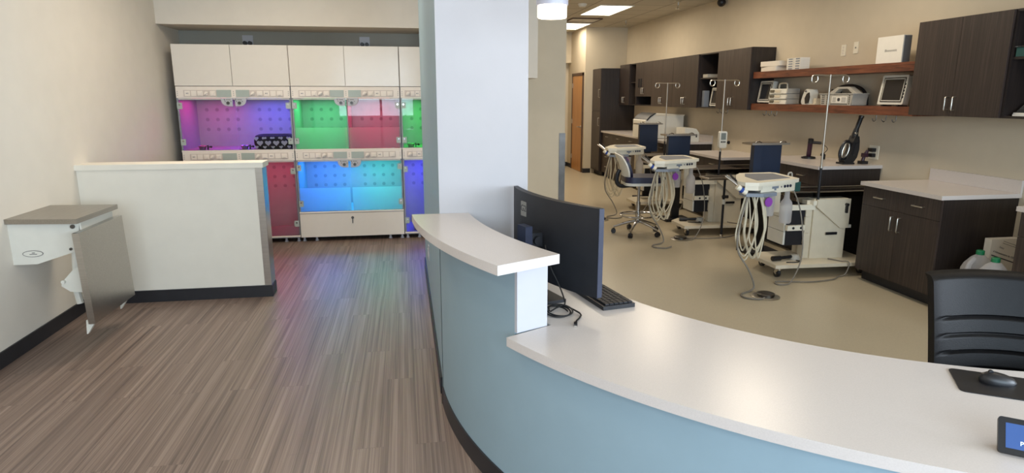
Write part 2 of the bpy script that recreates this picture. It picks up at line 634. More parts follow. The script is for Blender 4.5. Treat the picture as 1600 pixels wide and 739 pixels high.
# black vinyl bases
bh = 0.1
struct('baseboard_left', B().box(XL, XL + 0.012, -2.6, 5.5, 0, bh, 0.003), 'black_base')
struct('baseboard_passage', B().box(0.153, 0.165, 3.42, 6.25, 0, bh, 0.003), 'black_base')
struct('baseboard_hall', B().box(1.966, 3.88, 15.188, 15.2, 0.003, bh), 'black_base')
struct('baseboard_door_side', B().box(3.868, 3.88, 14.78, 15.188, 0.003, bh).box(3.868, 3.88, 13.75, 13.8, 0.003, bh).box(3.868, 4.04, 13.738, 13.75, 0.003, bh), 'black_base')
struct('baseboard_middle', B().box(0.735, 1.9, 7.818, 7.83, 0.003, bh), 'black_base')
# steel corner guard
b = B().box(1.895, 1.972, 7.822, 7.83, 0.003, 1.22).box(1.966, 1.974, 7.83, 7.905, 0.003, 1.22)
tag(b.build('corner_guard', 'steel_dark'), 'narrow grey steel corner guard on the end of the beige wall', 'guard')

# half wall beside the kennels
struct('wall_half', B().box(XL, -1.165, 5.5, 5.66, 0, 1.1), 'pony')
b = B().box(XL, -1.148, 5.475, 5.70, 1.1, 1.142, 0.004)
struct('trim_2', b, 'pony')
struct('baseboard_half_wall', B().box(XL + 0.012, -1.153, 5.488, 5.5, 0, bh, 0.002).box(-1.165, -1.153, 5.5, 5.66, 0, bh, 0.002), 'black_base')
b = B().box(-1.165, -1.160, 5.496, 5.664, bh, 1.1).box(-1.215, -1.160, 5.495, 5.4995, bh, 1.1)
tag(b.build('end_guard', 'steel'), 'polished steel guard capping the end of the low white half wall', 'guard')

# wooden door in the far hall
df = struct('door_1', B().box(3.855, 3.88, 13.83, 13.89, 0.003, 2.17).box(3.855, 3.88, 14.70, 14.76, 0.003, 2.17).box(3.855, 3.88, 13.83, 14.76, 2.11, 2.17), 'frame_wood')
dl = B().box(3.862, 3.88, 13.895, 14.695, 0.01, 2.105).build('door_leaf', 'door_wood', df)
dl['kind'] = 'structure'
b = B().cyl((3.862, 13.96, 1.0), (3.80, 13.96, 1.0), 0.012, 10).tube([(3.81, 13.955, 1.0), (3.81, 14.08, 1.0)], 0.011, 8)
b.cyl((3.862, 13.96, 1.0), (3.853, 13.96, 1.0), 0.03, 16)
b.build('door_handle', 'nickel', dl)['kind'] = 'structure'
b = B()
for z in (0.25, 1.05, 1.85):
    b.box(3.850, 3.862, 14.68, 14.71, z, z + 0.1)
b.build('hinge', 'nickel', dl)['kind'] = 'structure'

# ------------------------------------------------------------------ ceiling fittings
def troffer(x0, x1, y0, y1, label):
    t = thing('ceiling_light', label, 'light', ((x0 + x1) / 2, (y0 + y1) / 2, CZ), 'ceiling panels of the treatment room')
    b = B()
    w = 0.025
    b.box(x0, x1, y0, y0 + w, CZ - 0.012, CZ).box(x0, x1, y1 - w, y1, CZ - 0.012, CZ)
    b.box(x0, x0 + w, y0 + w, y1 - w, CZ - 0.012, CZ).box(x1 - w, x1, y0 + w, y1 - w, CZ - 0.012, CZ)
    b.build('frame', 'paint_white', t)
    B().box(x0 + w, x1 - w, y0 + w, y1 - w, CZ - 0.006, CZ).build('diffuser', 'light_panel', t)


troffer(3.16, 3.75, 10.45, 11.72, 'bright ceiling panel nearer the camera, above the corridor floor')
troffer(3.2, 3.8, 13.05, 14.25, 'bright ceiling panel farther back, half hidden by the beige wall')
t = thing('air_vent', 'beige ceiling vent between the two bright ceiling panels', 'vent', (3.45, 12.5, CZ))
b = B().box(3.17, 3.76, 12.2, 12.22, CZ - 0.02, CZ).box(3.17, 3.76, 12.78, 12.8, CZ - 0.02, CZ)
b.box(3.17, 3.19, 12.22, 12.78, CZ - 0.02, CZ).box(3.74, 3.76, 12.22, 12.78, CZ - 0.02, CZ)
b.build('frame', 'frame_wood', t)
b = B()
for k in range(9):
    b.box(3.19, 3.74, 12.25 + k * 0.06, 12.275 + k * 0.06, CZ - 0.014, CZ - 0.004)
b.build('louvre', 'ivory', t)
b = B().lathe([(0.0, -0.05), (0.05, -0.045), (0.07, -0.02), (0.075, 0)], (2.86, 10.4, CZ), 24)
tag(b.build('smoke_detector', 'paint_white'), 'round smoke detector on the ceiling left of the nearer light panel', 'detector')


def sprinkler(x, y, label):
    t = thing('sprinkler_head', label, 'sprinkler', (x, y, CZ), 'ceiling sprinklers')
    B().lathe([(0.0, -0.012), (0.035, -0.01), (0.04, 0)], (x, y, CZ), 20).build('flange', 'nickel', t)
    b = B().cyl((x, y, CZ - 0.01), (x, y, CZ - 0.05), 0.012, 10)
    for s in (-1, 1):
        b.tube([(x, y + 0.012 * s, CZ - 0.045), (x, y + 0.03 * s, CZ - 0.07), (x, y + 0.006 * s, CZ - 0.1)], 0.005, 6, 4)
    b.build('frame_arm', 'nickel', t)
    B().lathe([(0.0, -0.108), (0.03, -0.106), (0.03, -0.1), (0.0, -0.1)], (x, y, CZ), 16).build('deflector', 'nickel', t)


sprinkler(4.276, 9.944, 'nearer brass sprinkler head hanging from the ceiling right of the light panels')
sprinkler(4.311, 12.48, 'farther brass sprinkler head near the far corner of the ceiling')
t = thing('security_camera', 'black dome security camera high on the right wall', 'camera', (4.72, 9.4, 3.03))
B().cyl((4.72, 9.4, CZ), (4.72, 9.4, 3.05), 0.05, 20).build('mount', 'charcoal', t)
B().sph((4.72, 9.4, 3.03), 0.062).build('dome', 'black', t)

# pendant lamp above the desk
px, py = 0.62, 2.72
t = thing('pendant_lamp', 'white drum pendant lamp hanging beside the white pillar', 'lamp', (px, py, CZ))
B().lathe([(0.05, 0.0), (0.05, -0.02), (0.0, -0.022)], (px, py, CZ), 24).build('ceiling_rose', 'nickel', t)
B().cyl((px, py, CZ - 0.02), (px, py, 2.26), 0.003, 8).build('cord', 'cable_grey', t)
B().lathe([(0.0, 0.22), (0.03, 0.22), (0.064, 0.215), (0.066, 0.0), (0.062, 0.0), (0.06, 0.205), (0.0, 0.21)], (px, py, 2.035), 40).build('lamp_shade', 'shade_white', t)
B().lathe([(0.0, 0.048), (0.061, 0.048), (0.061, 0.002), (0.057, -0.002), (0.0, -0.003)], (px, py, 1.987), 40).build('diffuser', 'lamp_glow', t)
pl = bpy.data.lights.new('pendant_light', 'POINT')
pl.energy = 2.2
pl.color = (1, 0.9, 0.75)
pl.shadow_soft_size = 0.05
po = bpy.data.objects.new('pendant_light', pl)
COL.objects.link(po)
po.location = (px, py, 1.93)

# ------------------------------------------------------------------ curved reception desk
desk = thing('reception_desk', 'curved blue-green reception desk with white counters, attached to the white pillar', 'desk', (0.6, 2.0, 0))
END = 300


def ring(ro, ri, a0, a1, n=60):
    return arc(ro, a0, a1, n) + arc(ri, a1, a0, n)


def clip(poly, y):
    return [(x, min(v, y)) for x, v in poly]


WO, WI = 2.499, 2.35
b = B().prism(clip(ring(WO, WI, 179, 205.3, 24), 3.298), bh, 1.033)
b.build('base_wall_high', 'teal', desk)
b = B().prism(ring(WO, WI, 205.3, END, 70), bh, 0.722)
b.build('base_wall_low', 'teal', desk)
b = B().prism(clip(ring(WO + 0.008, WI, 179, END, 90), 3.298), 0.0, bh)
b.build('skirting', 'black_base', desk)
e0, e1 = radians(205.3), radians(205.8)
b = B().prism([(CX + r * cos(a), CY + r * sin(a)) for r, a in ((WO, radians(205.32)), (WI, radians(205.32)), (WI, radians(205.7)), (WO, radians(205.7)))], 0.7605, 1.033)
b.build('end_panel', 'solid_white', desk)
b = B().prism(clip(ring(2.64, 2.345, 177, 207.3, 36), 3.298), 1.034, 1.072, bev=0.006)
b.build('transaction_counter', 'quartz', desk)
outline = arc(2.575, END, 205.75, 70, (2.68, CY)) + arc(2.33, 205.75, 183.2, 24) + arc(1.85, 183.2, END, 80, (2.68, 3.44))
outline = clip(outline, 3.296)
B().prism(outline, 0.724, 0.76, bev=0.004).build('worktop', 'quartz', desk)
# light switch on the side of the pillar wall
t = thing('wall_outlet', 'white outlet plate low on the grey-green side of the pillar wall', 'outlet', (0.165, 5.13, 0.42))
B().box(0.158, 0.165, 5.09, 5.17, 0.36, 0.48, 0.003).build('cover_plate', 'solid_white', t)
B().box(0.155, 0.158, 5.115, 5.145, 0.385, 0.455, 0.001).build('socket', 'paint_white', t)

# ------------------------------------------------------------------ kennel bank
KY = 7.62          # front plane
KB = 8.26          # back


def control_strip(root, x0, x1, z0, z1, halves, rng):
    cp = B().box(x0 + 0.004, x1 - 0.004, KY - 0.012, KY + 0.05, z0, z1, 0.003)
    zc = (z0 + z1) / 2 if z1 - z0 < 0.11 else z0 + 0.05
    cp = cp.build('control_panel', 'kennel_white', root)
    n = len(halves)
    wd = (x1 - x0) / n
    for h in range(n):
        a = x0 + h * wd
        left = (h % 2 == 0) and n > 1
        # grey-green blank plate next to the middle joint
        if n == 1:
            bp = (a + 0.33, a + 0.50)
            run = (a + 0.06, a + 0.33)
        elif left:
            bp = (a + wd - 0.175, a + wd - 0.025)
            run = (a + 0.09, a + wd - 0.18)
        else:
            bp = (a + 0.025, a + 0.165)
            run = (a + 0.17, a + wd - 0.075)
        B().box(run[0] - 0.008, run[1] + 0.004, KY - 0.016, KY - 0.011, zc - 0.036, zc + 0.036, 0.002).build('socket_rail', 'kennel_rail', cp)
        B().box(bp[0], bp[1], KY - 0.020, KY - 0.012, zc - 0.037, zc + 0.037, 0.002).build('blank_plate', 'blank', cp)
        k = 5
        step = (run[1] - run[0]) / k
        for j in range(k):
            xc = run[0] + step * (j + 0.5)
            kind = ('socket', 'plate', 'switch', 'dial', 'switch')[(j + (0 if left else 3)) % 5]
            s = B()
            if kind == 'dial':
                s.cyl((xc, KY - 0.016, zc), (xc, KY - 0.03, zc), 0.02, 16)
                s.T = Matrix.Translation((xc, 0, zc)) @ Matrix.Rotation(radians(-30), 4, 'Y')
                s.box(-0.024, 0.024, KY - 0.044, KY - 0.028, -0.006, 0.006, 0.002)
            elif kind == 'switch':
                s.box(xc - step * 0.42, xc + step * 0.42, KY - 0.024, KY - 0.016, zc - 0.026, zc + 0.026, 0.003)
                s.box(xc - step * 0.22, xc + step * 0.22, KY - 0.034, KY - 0.024, zc - 0.018, zc + 0.012, 0.003)
            elif kind == 'socket':
                s.box(xc - step * 0.42, xc + step * 0.42, KY - 0.019, KY - 0.016, zc - 0.028, zc + 0.028, 0.002)
                s.mi = 1
                s.cyl((xc - 0.008, KY - 0.019, zc), (xc - 0.008, KY - 0.0205, zc), 0.006, 10).box(xc + 0.004, xc + 0.009, KY - 0.0205, KY - 0.019, zc - 0.008, zc + 0.008)
            else:
                s.box(xc - step * 0.42, xc + step * 0.42, KY - 0.02, KY - 0.016, zc - 0.028, zc + 0.028, 0.003)
            s.build(kind, ['kennel_white', 'hole'], cp)
    # little screws at the ends
    s = B()
    for xs in [x0 + 0.02, x1 - 0.02] + ([(x0 + x1) / 2] if n > 1 else []):
        for dz in (-0.02, 0.0, 0.02):
            s.cyl((xs, KY - 0.012, zc + dz), (xs, KY - 0.0155, zc + dz), 0.004, 8)
    s.build('screws', 'hole', cp)


def latch(root, door, x, zt, side):
    """half-round white plate with a dial, beside the door joint"""
    pts = []
    w, h = 0.118, 0.088
    for k in range(13):
        a = radians(90 * k / 12)
        pts.append((x + side * (w - 0.03 + 0.03 * 0) * sin(a) ** 0.8 if False else x + side * w * cos(a) ** 0.6, zt - h * sin(a) ** 0.75))
    pts = [(x, zt)] + [(x + side * w, zt)] + pts[1:]
    lp = B().prism(pts, KY - 0.038, KY - 0.021, 'y')
    lp.mi = 1
    xc = x + side * 0.045
    lp.cyl((xc, KY - 0.038, zt - 0.052), (xc, KY - 0.050, zt - 0.052), 0.018, 20)
    lp.mi = 2
    lp.cyl((xc, KY - 0.050, zt - 0.052), (xc, KY - 0.0505, zt - 0.052), 0.008, 10)
    for dx in (-0.03, 0.03):
        lp.cyl((xc + dx, KY - 0.0385, zt - 0.037), (xc + dx, KY - 0.039, zt - 0.037), 0.005, 8)
    # maker's mark: a leaning tick and a short line of lettering
    xm = xc - 0.035
    lp.prism([(xm - 0.008, zt - 0.008), (xm - 0.002, zt - 0.008), (xm + 0.006, zt - 0.024), (xm - 0.002, zt - 0.024)], KY - 0.0388, KY - 0.038, 'y')
    lp.mi = 3
    lp.box(xm + 0.014, xm + 0.062, KY - 0.0388, KY - 0.038, zt - 0.021, zt - 0.013)
    lp.build('latch_plate', ['solid_white', 'steel_dark', 'ink', 'inkgrey'], door)


def kennel(label, x0, x1, z0, z1, glass_z, halves, frost, strip, drawer=None, feet=False):
    """halves: list of (led material, lamp colour, power); glass_z = (bottom, top)"""
    root = thing('kennel', label, 'kennel', ((x0 + x1) / 2, KY, z0), 'glass-fronted kennels')
    g0, g1 = glass_z
    zs, zt = strip
    x0 += 0.003
    x1 -= 0.003
    t = 0.018
    sh = B()
    base = z0 + (0.05 if feet else 0)
    sh.box(x0, x0 + t, KY, KB, base, z1).box(x1 - t, x1, KY, KB, base, z1)
    sh.box(x0 + t, x1 - t, KY, KB, base, g0 - 0.005).box(x0 + t, x1 - t, KY + 0.05, KB, zs, z1)
    sh.build('shell', 'kennel_in', root)
    # back liner with its perforations
    bk = B().box(x0 + t, x1 - t, KB - 0.02, KB, g0 - 0.005, zs)
    bk.mi = 1
    n = len(halves)
    wd = (x1 - x0) / n
    for h in range(n):
        for i in range(4):
            for j in range(3):
                xc = x0 + wd * h + wd / 2 + (i - 1.5) * 0.115
                zc = g1 - 0.12 - j * 0.115
                bk.cyl((xc, KB - 0.0195, zc), (xc, KB - 0.022, zc), 0.021, 16)
    bk.build('back_panel', ['kennel_in', 'hole'], root)
    # front rails
    B().box(x0, x1, KY - 0.012, KY + 0.02, g0 - 0.022, g0 - 0.005, 0.002).build('sill_rail', 'kennel_white', root)
    B().box(x0 + t, x1 - t, KY + 0.0, KY + 0.05, g1, zs - 0.0005).build('header_rail', 'kennel_white', root)
    control_strip(root, x0, x1, zs, zt, halves, random)
    if n == 2 and drawer == 'divided':
        B().box(x0 + wd - 0.006, x0 + wd + 0.006, KY + 0.02, KB - 0.022, g0, zs - 0.001).build('divider', 'kennel_in', root)
    for h, (led, colr, powr) in enumerate(halves):
        a, c = x0 + wd * h, x0 + wd * (h + 1)
        d = B().box(a + 0.012, c - 0.006, KY - 0.008, KY - 0.002, g0, g1 + 0.01).build('glass_door', 'glass', root)
        if frost:
            fz = g0 + (g1 - g0) * frost
            B().box(a + 0.014, c - 0.008, KY - 0.0015, KY - 0.0008, g0 + 0.002, fz).build('frosted_film', 'film', d)
        hx = a + 0.03 if h == 0 else c - 0.03
        for zh in (g0 + (g1 - g0) * 0.16, g0 + (g1 - g0) * 0.88):
            hg = B().box(hx - 0.026, hx + 0.026, KY - 0.022, KY - 0.009, zh - 0.034, zh + 0.034, 0.004)
            hg.mi = 1
            hg.cyl((hx, KY - 0.022, zh + 0.012), (hx, KY - 0.024, zh + 0.012), 0.01, 10)
            hg.build('hinge', ['blank', 'chrome'], d)
        if n == 2:
            latch(root, d, (c - 0.014) if h == 0 else (a + 0.014), zs - 0.001, -1 if h == 0 else 1)
        lp = B().box((a + c) / 2 - 0.18, (a + c) / 2 + 0.18, KY + 0.10, KY + 0.13, zs - 0.012, zs - 0.0005)
        lp.build('light_strip', led, root)
        lt = area('kennel_light', ((a + c) / 2 + (0.0), KY + 0.26, zs - 0.02), (0.45, 0.35), powr, colr)
    if drawer == 'drawer':
        dr = B().box(x0 + 0.004, x1 - 0.004, KY - 0.014, KY, base + 0.005, g0 - 0.03, 0.003).build('drawer', 'white_gloss', root)
        xc = (x0 + x1) / 2
        kk = B().cyl((xc, KY - 0.014, g0 - 0.085), (xc, KY - 0.022, g0 - 0.085), 0.016, 16)
        kk.box(xc - 0.004, xc + 0.004, KY - 0.036, KY - 0.022, g0 - 0.10, g0 - 0.08, 0.001)
        kk.box(xc - 0.006, xc + 0.004, KY - 0.028, KY - 0.024, g0 - 0.15, g0 - 0.10, 0.001)
        kk.build('key_lock', 'steel_dark', dr)
    if feet:
        for fx in (x0 + 0.03, x0 + 0.17, x1 - 0.17, x1 - 0.03):
            f = B().cyl((fx, KY + 0.05, z0), (fx, KY + 0.05, z0 + 0.012), 0.022, 14)
            f.cyl((fx, KY + 0.05, z0 + 0.012), (fx, KY + 0.05, base), 0.014, 12)
            f.build('foot', 'solid_white', root)
        f = B().box(x0, x1, KY + 0.45, KY + 0.47, z0, base)
        f.build('plinth', 'black', root)
    return root


KX = [-2.437, -1.237, -0.036, 0.57]
ledM, ledB, ledG, ledR, ledC = 'led_m', 'led_b', 'led_g', 'led_r', 'led_c'
cM, cB, cG, cR = (1, 0.03, 0.4), (0.1, 0.08, 1), (0.06, 1, 0.25), (1, 0.04, 0.16)
kennel('upper left kennel with magenta and blue light and a heart-print bed inside', KX[0], KX[1], 1.066, 1.772, (1.085, 1.63),
       [(ledM, cM, 3.0), (ledB, cB, 8)], 0, (1.648, 1.772))
kennel('upper middle kennel split into a green-lit and a red-lit half with frosted lower panes', KX[1], KX[2], 1.066, 1.772, (1.085, 1.63),
       [(ledG, cG, 5.5), (ledR, cR, 4.0)], 0.43, (1.648, 1.772), 'divided')
kennel('upper right kennel glowing green, half hidden by the pillar wall', KX[2], KX[3], 1.066, 1.772, (1.085, 1.63),
       [(ledG, (0.04, 1, 0.1), 5.5)], 0, (1.648, 1.772))
kennel('lower left kennel glowing dark red, mostly hidden by the low half wall', KX[0], KX[1], 0.0, 1.062, (0.085, 0.935),
       [(ledR, (1, 0.01, 0.13), 2.0), (ledR, (1, 0.01, 0.13), 3.0)], 0.13, (0.955, 1.062), None, True)
kennel('lower middle kennel glowing blue and turquoise above a white drawer with a key', KX[1], KX[2], 0.0, 1.062, (0.36, 0.935),
       [(ledB, (0.02, 0.2, 1), 11), (ledC, (0.03, 0.75, 0.62), 7.5)], 0.47, (0.955, 1.062), 'drawer', True)
kennel('lower right kennel glowing deep blue beside the curved desk', KX[2], KX[3], 0.0, 1.062, (0.085, 0.935),
       [(ledB, (0.06, 0.05, 1), 10)], 0, (0.955, 1.062), None, True)


def store(label, x0, x1, n):
    t = thing('storage_cabinet', label, 'cabinet', ((x0 + x1) / 2, KY, 1.776), 'white cabinets above the kennels')
    x0 += 0.003
    x1 -= 0.003
    z0, z1 = 1.776, 2.214
    B().box(x0, x1, KY, KB, z0, z1).build('body', 'kennel_white', t)
    wd = (x1 - x0) / n
    for k in range(n):
        B().box(x0 + k * wd + 0.004, x0 + (k + 1) * wd - 0.004, KY - 0.02, KY - 0.001, z0 + 0.003, z1 - 0.002, 0.002).build('door', 'white_gloss', t)


store('white two-door cabinet above the magenta and blue kennel', KX[0], KX[1], 2)
store('white two-door cabinet above the green and red kennel', KX[1], KX[2], 2)
store('white single-door cabinet above the green kennel by the pillar', KX[2], KX[3], 1)

# twin plugs and outlets on the recess wall above the cabinets
for x, lab in ((-1.79, 'twin black plugs in a wall outlet above the left white cabinets'), (-0.44, 'twin black plugs in a wall outlet above the middle white cabinets')):
    t = thing('wall_outlet', lab, 'outlet', (x, 8.3, 2.3), 'outlets above the kennels')
    B().box(x - 0.06, x + 0.06, 8.293, 8.3, 2.25, 2.37, 0.003).build('cover_plate', 'solid_white', t)
    for s in (-1, 1):
        B().cyl((x + s * 0.028, 8.293, 2.28), (x + s * 0.028, 8.25, 2.28), 0.023, 14).cyl((x + s * 0.028, 8.25, 2.28), (x + s * 0.028, 8.24, 2.28), 0.012, 10).build('plug', 'black', t)

# pet bed with printed hearts
bed = thing('pet_bed', 'black pet bed printed with grey hearts in the blue side of the upper left kennel', 'pet bed', (-1.5, 7.86, 1.081))
bx0, bx1, by0, by1, bz = -1.70, -1.27, 7.66, 8.05, 1.0815
B().prism(rrect(bx0 + 0.05, bx1 - 0.05, by0 + 0.05, by1 - 0.05, 0.05), bz, bz + 0.05, bev=0.015).build('cushion', 'fabric', bed)
rim = B()
pts = [(p[0], p[1], bz + 0.078) for p in rrect(bx0 + 0.035, bx1 - 0.035, by0 + 0.035, by1 - 0.035, 0.09, 6)]
pts.append(pts[0])
rim.T = Matrix.Translation((0, 0, bz)) @ Matrix.Diagonal((1, 1, 2.0, 1)) @ Matrix.Translation((0, 0, -bz))
pts2 = [(x, y, bz + 0.039) for x, y, z in pts]
rim.tube(pts2, 0.038, 12)
rim.T = Matrix.Identity(4)
rim.mi = 1


def heart(bb, xc, zc, s, y0, y1):
    hp = []
    for k in range(24):
        a = 2 * pi * k / 24
        hp.append((xc + s * 16 * sin(a) ** 3 / 17, zc + s * (13 * cos(a) - 5 * cos(2 * a) - 2 * cos(3 * a) - cos(4 * a)) / 17))
    bb.prism(hp, y0, y1, 'y')


for k in range(4):
    heart(rim, bx0 + 0.085 + k * 0.088, bz + 0.068, 0.036, by0 - 0.0045, by0 + 0.012)
for k in range(5):
    heart(rim, bx0 + 0.045 + k * 0.088, bz + 0.118, 0.026, by0 + 0.002, by0 + 0.02)
    heart(rim, bx0 + 0.045 + k * 0.088, bz + 0.022, 0.022, by0 + 0.006, by0 + 0.02)
rim.build('bolster', ['fabric', 'heart'], bed)

for x, y, z, lab in ((-2.24, 7.70, 1.081, 'small steel feeding bowl in the magenta side of the upper left kennel'),
                     (-1.79, 7.70, 1.081, 'small steel feeding bowl beside the heart-print bed'),
                     (0.07, 7.72, 1.081, 'small steel feeding bowl on the floor of the green right kennel'),
                     (0.11, 7.74, 0.081, 'small steel feeding bowl on the floor of the deep blue right kennel')):
    t = thing('feeding_bowl', lab, 'bowl', (x, y, z), 'steel kennel bowls')
    B().lathe([(0.0, 0.0), (0.03, 0.0), (0.045, 0.04), (0.048, 0.042), (0.045, 0.045), (0.041, 0.04), (0.026, 0.006), (0.0, 0.006)], (x, y, z), 24).build('bowl', 'steel', t)
    c = B().box(x + 0.052, x + 0.062, y - 0.02, y + 0.02, z, z + 0.05, 0.003).cyl((x + 0.047, y, z + 0.03), (x + 0.09, y, z + 0.03), 0.006, 10).sph((x + 0.09, y, z + 0.03), 0.013)
    c.build('clamp', 'black', t)

# ------------------------------------------------------------------ fold-down exam table on the left wall
t = thing('exam_table', 'wall-mounted fold-down exam table with hinged stainless panel on the left wall', 'table', (XL, 4.75, 0.87))
B().prism([(XL, 4.50), (-2.10, 4.44), (-2.085, 5.02), (XL, 5.06)], 0.866, 0.898, bev=0.005).build('table_top', 'steel_top', t)
hs = [(XL, 0.86), (-2.125, 0.86), (-2.15, 0.70), (-2.175, 0.665), (-2.41, 0.59), (XL, 0.59)]
br = B().prism(hs, 4.525, 4.545, 'y', 0.002).prism(hs, 4.985, 5.005, 'y', 0.002).box(XL, -2.13, 4.546, 4.984, 0.80, 0.863).build('bracket', 'paint_white', t)
s = B()
for x, z, r in ((-2.165, 0.835, 0.014), (-2.195, 0.685, 0.009)):
    s.cyl((x, 4.525, z), (x, 4.516, z), r, 16)
s.build('bolt', 'steel_dark', br)
bd = B()
ov = [(-2.425 + 0.062 * cos(a * pi / 16), 0.662 + 0.022 * sin(a * pi / 16)) for a in range(32)]
bd.prism(ov, 4.521, 4.525, 'y')
bd.mi = 1
bd.prism([(-2.425 + 0.057 * (x + 2.425) / 0.062, 0.662 + 0.018 * (z - 0.662) / 0.022) for x, z in ov], 4.5205, 4.5212, 'y')
bd.mi = 2
bd.box(-2.445, -2.400, 4.520, 4.5207, 0.656, 0.6615).box(-2.43, -2.412, 4.520, 4.5207, 0.665, 0.671)
bd.build('badge', ['inkgrey', 'paint_white', 'inkgrey'], br)
# front apron with bevelled top
B().box(-2.128, -2.118, 4.53, 5.0, 0.79, 0.862, 0.002).build('apron', 'paint_white', t)
# folding stay behind the hanging panel
st = B().tube([(-2.19, 4.56, 0.66), (-2.215, 4.56, 0.38), (-2.205, 4.56, 0.30)], 0.022, 8).build('stay', 'paint_white', t)
cam_pl = [(-2.12, 0.60), (-2.20, 0.54), (-2.27, 0.465), (-2.275, 0.44), (-2.225, 0.40), (-2.12, 0.39)]
B().prism(cam_pl, 4.50, 4.515, 'y', 0.003).cyl((-2.255, 4.50, 0.472), (-2.255, 4.48, 0.472), 0.012, 12).build('cam_plate', 'paint_white', t)
pnl = B()
pnl.T = Matrix.Translation((-2.085, 0, 0.80)) @ Matrix.Rotation(radians(-2), 4, 'Y') @ Matrix.Translation((2.085, 0, -0.80))
pnl.box(-2.112, -2.07, 4.385, 5.03, 0.205, 0.815, 0.005)
pnl = pnl.build('hanging_panel', 'steel', t)
for y in (4.41, 4.93):
    B().prism([(-2.115, 0.225), (-2.07, 0.225), (-2.075, 0.19), (-2.115, 0.13), (-2.122, 0.13)], y, y + 0.03, 'y').build('foot', 'paint_white', pnl)

# ------------------------------------------------------------------ monitor, keyboard, cables on the desk
mon = thing('computer_monitor', 'large curved black monitor seen from behind at the pillar end of the desk', 'monitor', (0.60, 2.9, 0.7605))
pA, pB = Vector((0.805, 2.535)), Vector((0.570, 3.275))
ax = (pB - pA).normalized()
nr = Vector((-ax.y, ax.x))           # to the back (towards the lobby)
if nr.x > 0:
    nr = -nr
Lm = (pB - pA).length
back, front = [], []
N = 18
for k in range(N + 1):
    s_ = k / N
    bow = 0.055 * (1 - (2 * s_ - 1) ** 2)
    th = 0.018 + 0.012 * (1 - (2 * s_ - 1) ** 4)
    p = pA + ax * (Lm * s_) + nr * bow
    front.append((p.x - nr.x * 0.006, p.y - nr.y * 0.006))
    q = p + nr * th
    back.append((q.x, q.y))
MZ0, MZ1 = 0.822, 1.212
B().prism(front + back[::-1], MZ0, MZ1, bev=0.003).build('housing', 'charcoal', mon)
scf = [(x - nr.x * 0.0016, y - nr.y * 0.0016) for x, y in front]
B().prism([p for p in front[1:-1]] + [p for p in scf[1:-1]][::-1], MZ0 + 0.02, MZ1 - 0.01).build('display_panel', 'screen', mon)
eb = B()
e_in = pA - ax * 0.0012
eb.prism([tuple(pA - nr * 0.006 - ax * 0.0035), tuple(pA + nr * 0.018 - ax * 0.0035), tuple(pA + nr * 0.018 - ax * 0.0002), tuple(pA - nr * 0.006 - ax * 0.0002)], MZ0 + 0.002, MZ1 - 0.002)
eb.build('side_bezel', 'blueblack', mon)


def on_back(s_, dz, out=0.0):
    bow = 0.055 * (1 - (2 * s_ - 1) ** 2)
    th = 0.018 + 0.012 * (1 - (2 * s_ - 1) ** 4)
    p = pA + ax * (Lm * s_) + nr * (bow + th + out)
    return Vector((p.x, p.y, dz))


# badge with its mark on the back
R_ = frame(-Vector((ax.x, ax.y, 0)), (0, 0, 1))
c0 = on_back(0.70, 1.13, 0.0)
bd = B()
bd.T = Matrix.Translation(c0) @ R_.to_4x4()
bd.box(-0.042, 0.042, -0.036, 0.036, -0.006, 0.0016, 0.001)
bdg = bd.build('badge', 'inkgrey', mon)
text_mesh('badge_mark', 'G2K', 0.044, 'ink', bdg, c0 + R_ @ Vector((0, 0.002, 0.0018)), R_)
nk = B()
c1 = on_back(0.5, 0, 0.075)
nk.T = Matrix.Translation((c1.x, c1.y, 0)) @ R_.to_4x4() @ Matrix.Rotation(radians(-90), 4, 'X')
nk.T = Matrix.Translation((c1.x, c1.y, 0)) @ Matrix.Rotation(atan2(ax.y, ax.x), 4, 'Z')
nk.box(-0.04, 0.04, -0.018, 0.018, 0.776, 1.085, 0.006)
nk.build('stand_column', 'blueblack', mon)
hg = B()
hg.T = nk.T if False else Matrix.Translation((c1.x, c1.y, 0)) @ Matrix.Rotation(atan2(ax.y, ax.x), 4, 'Z')
hg.box(-0.034, 0.034, -0.078, -0.018, 0.985, 1.05, 0.006)
hg.cyl((-0.05, -0.045, 1.017), (0.05, -0.045, 1.017), 0.02, 16)
hg.build('hinge', 'black', mon)
bs = B()
bs.T = Matrix.Translation((c1.x, c1.y, 0)) @ Matrix.Rotation(atan2(ax.y, ax.x), 4, 'Z')
bs.box(-0.21, 0.14, -0.10, 0.055, 0.7605, 0.7745, 0.003)
bs.build('stand_base', 'charcoal', mon)

kb = thing('keyboard', 'black keyboard lying on the desk in front of the big monitor', 'keyboard', (0.88, 2.74, 0.7605))
Tk = Matrix.Translation((0.9, 2.555, 0.7605)) @ Matrix.Rotation(radians(10.5), 4, 'Z')
bb = B()
bb.T = Tk
bb.box(-0.078, 0.078, 0, 0.44, 0.0, 0.018, 0.005)
bb.build('body', 'black', kb)
bb = B()
bb.T = Tk
for r_ in range(6):
    for c_ in range(15):
        if r_ == 0 and 4 <= c_ <= 8:
            continue
        y0 = 0.012 + c_ * 0.0278
        bb.box(0.052 - r_ * 0.0228, 0.052 - r_ * 0.0228 + 0.0185, y0, y0 + 0.0235, 0.0175, 0.0245, 0.002, 1)
bb.box(0.052, 0.0705, 0.012 + 4 * 0.0278, 0.012 + 8 * 0.0278 + 0.0235, 0.0175, 0.0245, 0.002, 1)
kk = bb.build('key_set', 'charcoal', kb)
kk['kind'] = 'stuff'

